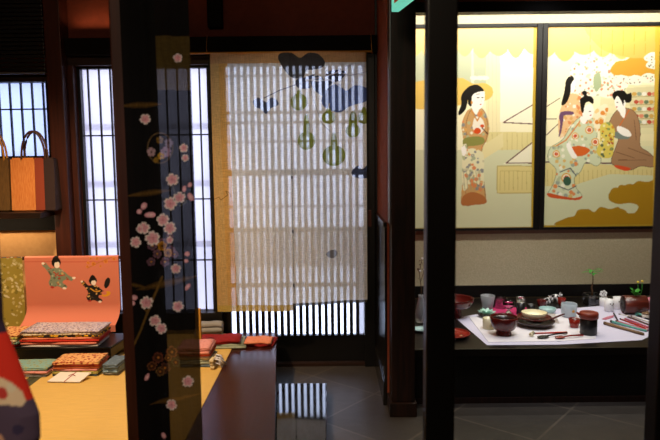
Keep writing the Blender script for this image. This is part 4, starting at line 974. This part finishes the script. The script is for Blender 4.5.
def spoon(label, m, a, b, z, r):
    A, B = at(*a, z), at(*b, z); d = B-A; ang = math.atan2(d.y, d.x); ln = d.length
    o = thing('wooden_spoon', label, 'spoon', A, ang)
    MB().ball((0, 0, .0075), r, (1.5, .8, .26), 3).build('spoon_bowl', m, o); MB().tube([(r*1.2, 0, .009), (ln*.5, 0, .012), (ln, 0, .009)], .0042, 8, .0055).build('handle', m, o)
    return o
spoon('black wooden spoon in front of the stacked plates', 'blackm', (543, 338), (567, 334.5), Z2, .024)
spoon('vermilion wooden spoon in front of the black canister', 'vermil', (560, 338.5), (583, 336.8), Z2, .02)
stick('chopstick', 'stick3', (535, 334), (567, 333), .004, .0045, Z2, 'red chopstick lying behind the black spoon', group=None, tip='blackm')
# back row: sapling, figurines, log planter
sp = at(591.5, 304.5, ZK+.003); sp = thing('potted_sapling', 'young sapling in a square glass pot at the back of the cloth', 'plant', sp)
g = MB(); g.box((-.042, -.042, 0), (.042, .042, .008)); 
for s in (-1, 1): g.box((s*.042, -.042, .0081), (s*.038, .042, .072)); g.box((-.0379, s*.042, .0081), (.0379, s*.038, .072))
g.build('glass_pot', 'glass', sp); MB().box((-.036, -.036, .0085), (.036, .036, .05), .004).build('soil', 'soil', sp)
MB().tube([(0, 0, .05), (.003, 0, .09), (-.003, .001, .11), (.005, 0, .15), (.002, 0, .225)], .0055, 8, .003).build('stem', 'stem', sp)
lf = MB()
for k in range(9):
    a = k*2*PI/9*2.1; rr_ = .045+.012*(k % 3); zz = .198+.004*k
    lf.leafblade((.002, 0, zz), (.002+rr_*math.cos(a), rr_*math.sin(a), zz+.004-.012*(k % 2)), .011, .35)
lf.build('leaves', 'leaf', sp)
def flowercup(label, px, py, r, h, rows, petal, grp):
    b = MB().lathe([(r*.8, 0), (r*.95, .003), (r, h*.5), (r*.92, h), (r*.84, h), (r*.86, h*.5), (r*.7, .008), (.002, .008)], 24)
    parts = [('cup_body', b, 'white')]
    if petal:
        q = MB()
        for k in range(6):
            a = k*PI/3+.3; q.ball((.017*math.cos(a), .004, h+.022+.015*math.sin(a)), .0105, (1, .5, 1), 1)
        q.ball((0, -.002, h+.022), .007, (1, .8, 1), 1).tube([(0, .004, h-.02), (0, .004, h+.02)], .004, 6); parts.append(('porcelain_flower', q, 'white'))
    else:
        q = MB()
        for k in range(4): q.ball(((-.012+.009*k), -r*.98+.0035*abs(k-1.5), h*(.55+.12*(k % 2))), .006, (.8, .4, 1.2), 1)
        parts.append(('grey_mark', q, 'lacdk'))
    return put('porcelain_cup', label, 'cup', px, py, ZK+.003, parts, 0, grp)
flowercup('white porcelain cup holding a porcelain flower, beside the sapling', 603.3, 306, .026, .058, 0, True, 'white porcelain cups')
flowercup('white porcelain cup with a dark mark, standing in front of the flower cup', 608.8, 311, .029, .075, 0, False, 'white porcelain cups')
flowercup('white porcelain cup with a dark mark, standing by the log planter', 617.3, 308.5, .030, .075, 0, False, 'white porcelain cups')
lg = thing('log_planter', 'short red brown log lying as a planter with a green sprig', 'planter', at(634, 313.5, ZK+.003), math.radians(-7))
MB().lathe([(.053, -.068), (.057, -.064), (.058, .064), (.054, .068)], 32, (0, 0, .056), axis='X').build('log', 'log', lg)
for s in (-1, 1): MB().lathe([(.044, s*.0682), (.044, s*.0695), (.002, s*.0698)], 28, (0, 0, .056), axis='X').build('cut_end', 'logend', lg)
lf = MB()
for k in range(15):
    a = k*2.4; r_ = .016+.028*((k % 4)/3); lf.leafblade((.004, 0, .108+.003*(k % 5)), (.004+r_*math.cos(a)*1.2, r_*math.sin(a), .128+.007*(k % 5)), .012, .3)
lf.build('leaves', 'leaf', lg)
for i, (x, hgt) in enumerate(((.022, .19), (.046, .195))):
    MB().tube([(x-.01, .01, .108), (x, .01, .15), (x-.002, .01, hgt)], .0018, 6).build('flower_stem', 'leaf', lg); MB().ball((x-.002, .008, hgt+.006), .009, (1.1, .9, .8), 1).build('yellow_flower', 'yellow', lg)
cl = MB().ball((0, 0, .04), .05, (1.0, .7, .8), 3); 
for v in cl.bm.verts: v.co.z = max(v.co.z, 0); v.co.x += .006*math.sin(v.co.z*90)
put('pink_pouch', 'soft pink pouch behind the right end of the log planter', 'pouch', 650, 309.5, ZK+.003, [('x', cl, 'pinkc')])
put('bead_box', 'small beige lidded pot in front of the pink pouch', 'pot', 646.5, 318, Z1, [('pot_body', MB().lathe([(.024, 0), (.027, .004), (.027, .022), (.022, .026)], 22), 'paper'), ('lid', MB().lathe([(.0275, .0265), (.026, .032), (.008, .036), (.006, .042), (.001, .043)], 22), 'bamboo2')])
# chopsticks and fans in a loose heap
G = 'chopsticks spread on the lavender cloth'
for nm, m, a, b, r0, r1, lab, tip in (
    ('bamboo_tube', 'bamboo2', (606.0, 325.1), (643.5, 335.6), .0095, .0085, 'brown bamboo tube in front of all the chopsticks', 'stem'),
    ('chopstick', 'stick1', (612.5, 323.1), (646.5, 332.1), .008, .006, 'thick teal chopstick behind the bamboo tube', 'lacdk'),
    ('chopstick', 'stick2', (617.5, 322.6), (647.5, 331.6), .006, .006, 'pink chopstick beside the thick teal one', 'lacred'),
    ('chopstick', 'stick3', (621.5, 320.1), (650.0, 330.8), .0045, .006, 'red chopstick between the two pink ones', 'lacdk'),
    ('chopstick', 'stick2', (625.5, 319.6), (651.0, 328.9), .0055, .005, 'pink chopstick behind the red one', 'stick5'),
    ('chopstick', 'stick4', (628.5, 317.8), (652.0, 326.6), .0055, .0045, 'brown chopstick with a pale cap behind the pink ones', 'stick5'),
    ('chopstick', 'stick5', (632.5, 317.1), (654.0, 324.4), .005, .0045, 'white chopstick behind the brown one', 'stick4'),
    ('chopstick', 'blackm', (637.5, 316.4), (655.0, 321.8), .005, .0042, 'black chopstick in front of the short teal one', 'stick1'),
    ('chopstick', 'stick1', (635.5, 314.8), (645.5, 317.2), .009, .008, 'short broad teal chopstick nearest the log planter', 'stick4'),
    ('chopstick', 'stick6', (647.5, 331.0), (655.0, 330.2), .007, .006, 'short lilac chopstick at the end of the heap', 'stick5'),
    ('chopstick', 'stick5', (620.5, 314.9), (629.5, 316.6), .003, .003, 'thin short white chopstick below the white cups', 'stick4'),
    ('chopstick', 'blackm', (614.0, 314.4), (618.0, 321.4), .005, .0035, 'short black chopstick lying across the pink fan', 'stick4')):
    z = Z1
    if 'across' in lab: z = Z1+.0045
    stick(nm, m, a, b, r0, r1, z, lab, 'tube' if nm == 'bamboo_tube' else 'chopstick', G if nm == 'chopstick' else None, tip)
fq = [PZ(px, py, Z1) for px, py in ((602, 319.4), (607, 317.2), (614, 315.6), (613, 317.8), (606, 320))]
tag(MB().prism([(p.x, p.y) for p in fq], Z1+e, Z1+.004).build('paper_fan', 'stick2', None, True), 'small pink paper fan lying below the porcelain cups', 'fan')
# flower vase seen in the gap between the posts
vz = thing('flower_vase', 'pale vase with a thin flowering twig in the gap between the two posts', 'vase', PZ(420.8, 322, ZK+.0006))
MB().lathe([(.026, 0), (.03, .004), (.034, .05), (.026, .10), (.014, .15), (.016, .165), (.013, .165), (.011, .15), (.022, .1), (.028, .05), (.002, .01)], 26).build('vase_body', 'frost', vz)
MB().tube([(0, 0, .02), (.002, 0, .2), (-.01, .004, .3), (.006, 0, .38)], .0028, 6, .0016).tube([(-.003, .001, .24), (.018, 0, .31)], .0018, 6).build('twig', 'stem', vz)
lf = MB()
for x, z in ((-.01, .3), (.006, .37), (.018, .31), (-.004, .26), (.01, .34), (-.012, .34)):
    lf.leafblade((x, 0, z), (x+R.uniform(-.03, .03), R.uniform(-.02, .02), z+R.uniform(-.01, .025)), .009, .2)
lf.build('leaves', 'stem', vz); bl_ = MB()
for x, z in ((.008, .385), (-.006, .31), (.02, .318)): bl_.ball((x, -.004, z), .008, (1, 1, .9), 1)
bl_.build('blossoms', 'white', vz)
put('small_plate', 'small pale plate at the foot of the vase between the posts', 'plate', 421.5, 331, ZK, [('plate_body', MB().lathe(bowl_prof(.05, .014, .028, .003, .003), 28), 'celadon')])

# lit guide sign near the ceiling, its lower corner showing above the entrance post
sg = thing('hanging_lightbox', 'mint green lit frame of a hanging sign with orange face above the entrance post', 'sign', (0, 0, 0))
A = P(395, 17.5, 2.7); Bp = P(421, -1.5, 2.25)
dirv = (Bp-A); dirv.z = 0; dl = dirv.length; ang = math.atan2(dirv.y, dirv.x)
sg.location = A; sg.rotation_euler = (0, 0, ang)
zb_ = H+140.5*2.7/F
A = P(395, 17.5, 2.7); Bp = P(421, -1.5, (zb_-H)*F/159.5)
ang = math.atan2(Bp.y-A.y, Bp.x-A.x); sw, shh, ft = .62, .34, .026
sg.location = (A.x, A.y, zb_); sg.rotation_euler = (0, 0, ang)
M['mint_glow'] = mat('mint_lit_tube', '7fd8be', .4, emit='6fd8bc', es=.8); M['orange_face'] = mat('orange_lit_face', 'b0401c', .5, emit='b0401c', es=.35)
MB().box((ft, -.012, ft), (sw-ft, .012, shh-ft)).build('sign_face', 'orange_face', sg)
fr_ = MB()
fr_.box((0, -.016, 0), (sw, .016, ft), .003).box((0, -.016, shh-ft), (sw, .016, shh), .003).box((0, -.016, ft), (ft, .016, shh-ft), .003).box((sw-ft, -.016, ft), (sw, .016, shh-ft), .003)
fr_.build('lit_frame', 'mint_glow', sg)
for x in (.08, sw-.08): MB().tube([(x, 0, shh+.0005), (x, 0, ZC-zb_-.001)], .004, 8).build('hanging_rod', 'grey_edge', sg)

# ------------------------------------------------------------------ lights
w = bpy.data.worlds.new('world'); S.world = w; w.use_nodes = True
w.node_tree.nodes['Background'].inputs[0].default_value = (.83, .90, 1, 1); w.node_tree.nodes['Background'].inputs[1].default_value = 5.0
def area(name, loc, rot, sx, sy, power, col):
    l = bpy.data.lights.new(name, 'AREA'); l.shape = 'RECTANGLE'; l.size = sx; l.size_y = sy; l.energy = power; l.color = col
    o = bpy.data.objects.new(name, l); C.objects.link(o); o.location = loc; o.rotation_euler = rot; return o
def spot(name, loc, to, power, col, ang, blend=.5, r=.06):
    l = bpy.data.lights.new(name, 'SPOT'); l.energy = power; l.color = col; l.spot_size = math.radians(ang); l.spot_blend = blend; l.shadow_soft_size = r
    o = bpy.data.objects.new(name, l); C.objects.link(o); o.location = loc
    o.rotation_euler = (Vector(to)-Vector(loc)).to_track_quat('-Z', 'Y').to_euler(); return o
spot('tatami_lamp', (-1.25, 2.3, 2.5), (-1.25, 3.1, .2), 270, (1, .72, .44), 80, .8)
area('shelf_fill', (-2.05, 3.56, .90), (math.radians(35), 0, 0), .7, .04, 2.2, (1, .74, .45))  # added unseen light under the shelf, brightens the tan panel
area('lintel_fill', (-1.3, 3.69, 2.02), (math.radians(165), 0, 0),   .36, .03, .3, (1, .5, .22))  # added unseen strip, makes the orange glow above the lintel
area('room_lamp', (-.5, .0, 2.5), (math.radians(38), 0, 0), .7, .7, 22, (1, .78, .55))
area('alcove_tube', (1.4, DA-.25, 2.32), (math.radians(12), 0, 0), 1.9, .06, 16, (1, .96, .82))
spot('alcove_spot', (1.0, 2.5, 2.45), (1.15, 3.55, .25), 75, (.92, .93, 1), 44, .8)
area('alcove_front_lamp', (1.4, 3.3, 2.25), (math.radians(33), 0, 0), 1.8, .08, 21, (1, .98, .84))
spot('entrance_spot', (-.15, 1.9, 2.5), (-.25, 3.6, 1.1), 70, (1, .80, .58), 42, .8)
spot('front_fill', (-.75, .25, 2.35), (-.62, 1.5, .85), 42, (1, .86, .72), 48, .7)  # added unseen light, lifts the near kimono and the scarf blossoms
S.view_settings.view_transform = 'Standard'; S.view_settings.look = 'None'; S.view_settings.exposure = 0; S.view_settings.gamma = 1
S.view_settings.use_curve_mapping = False
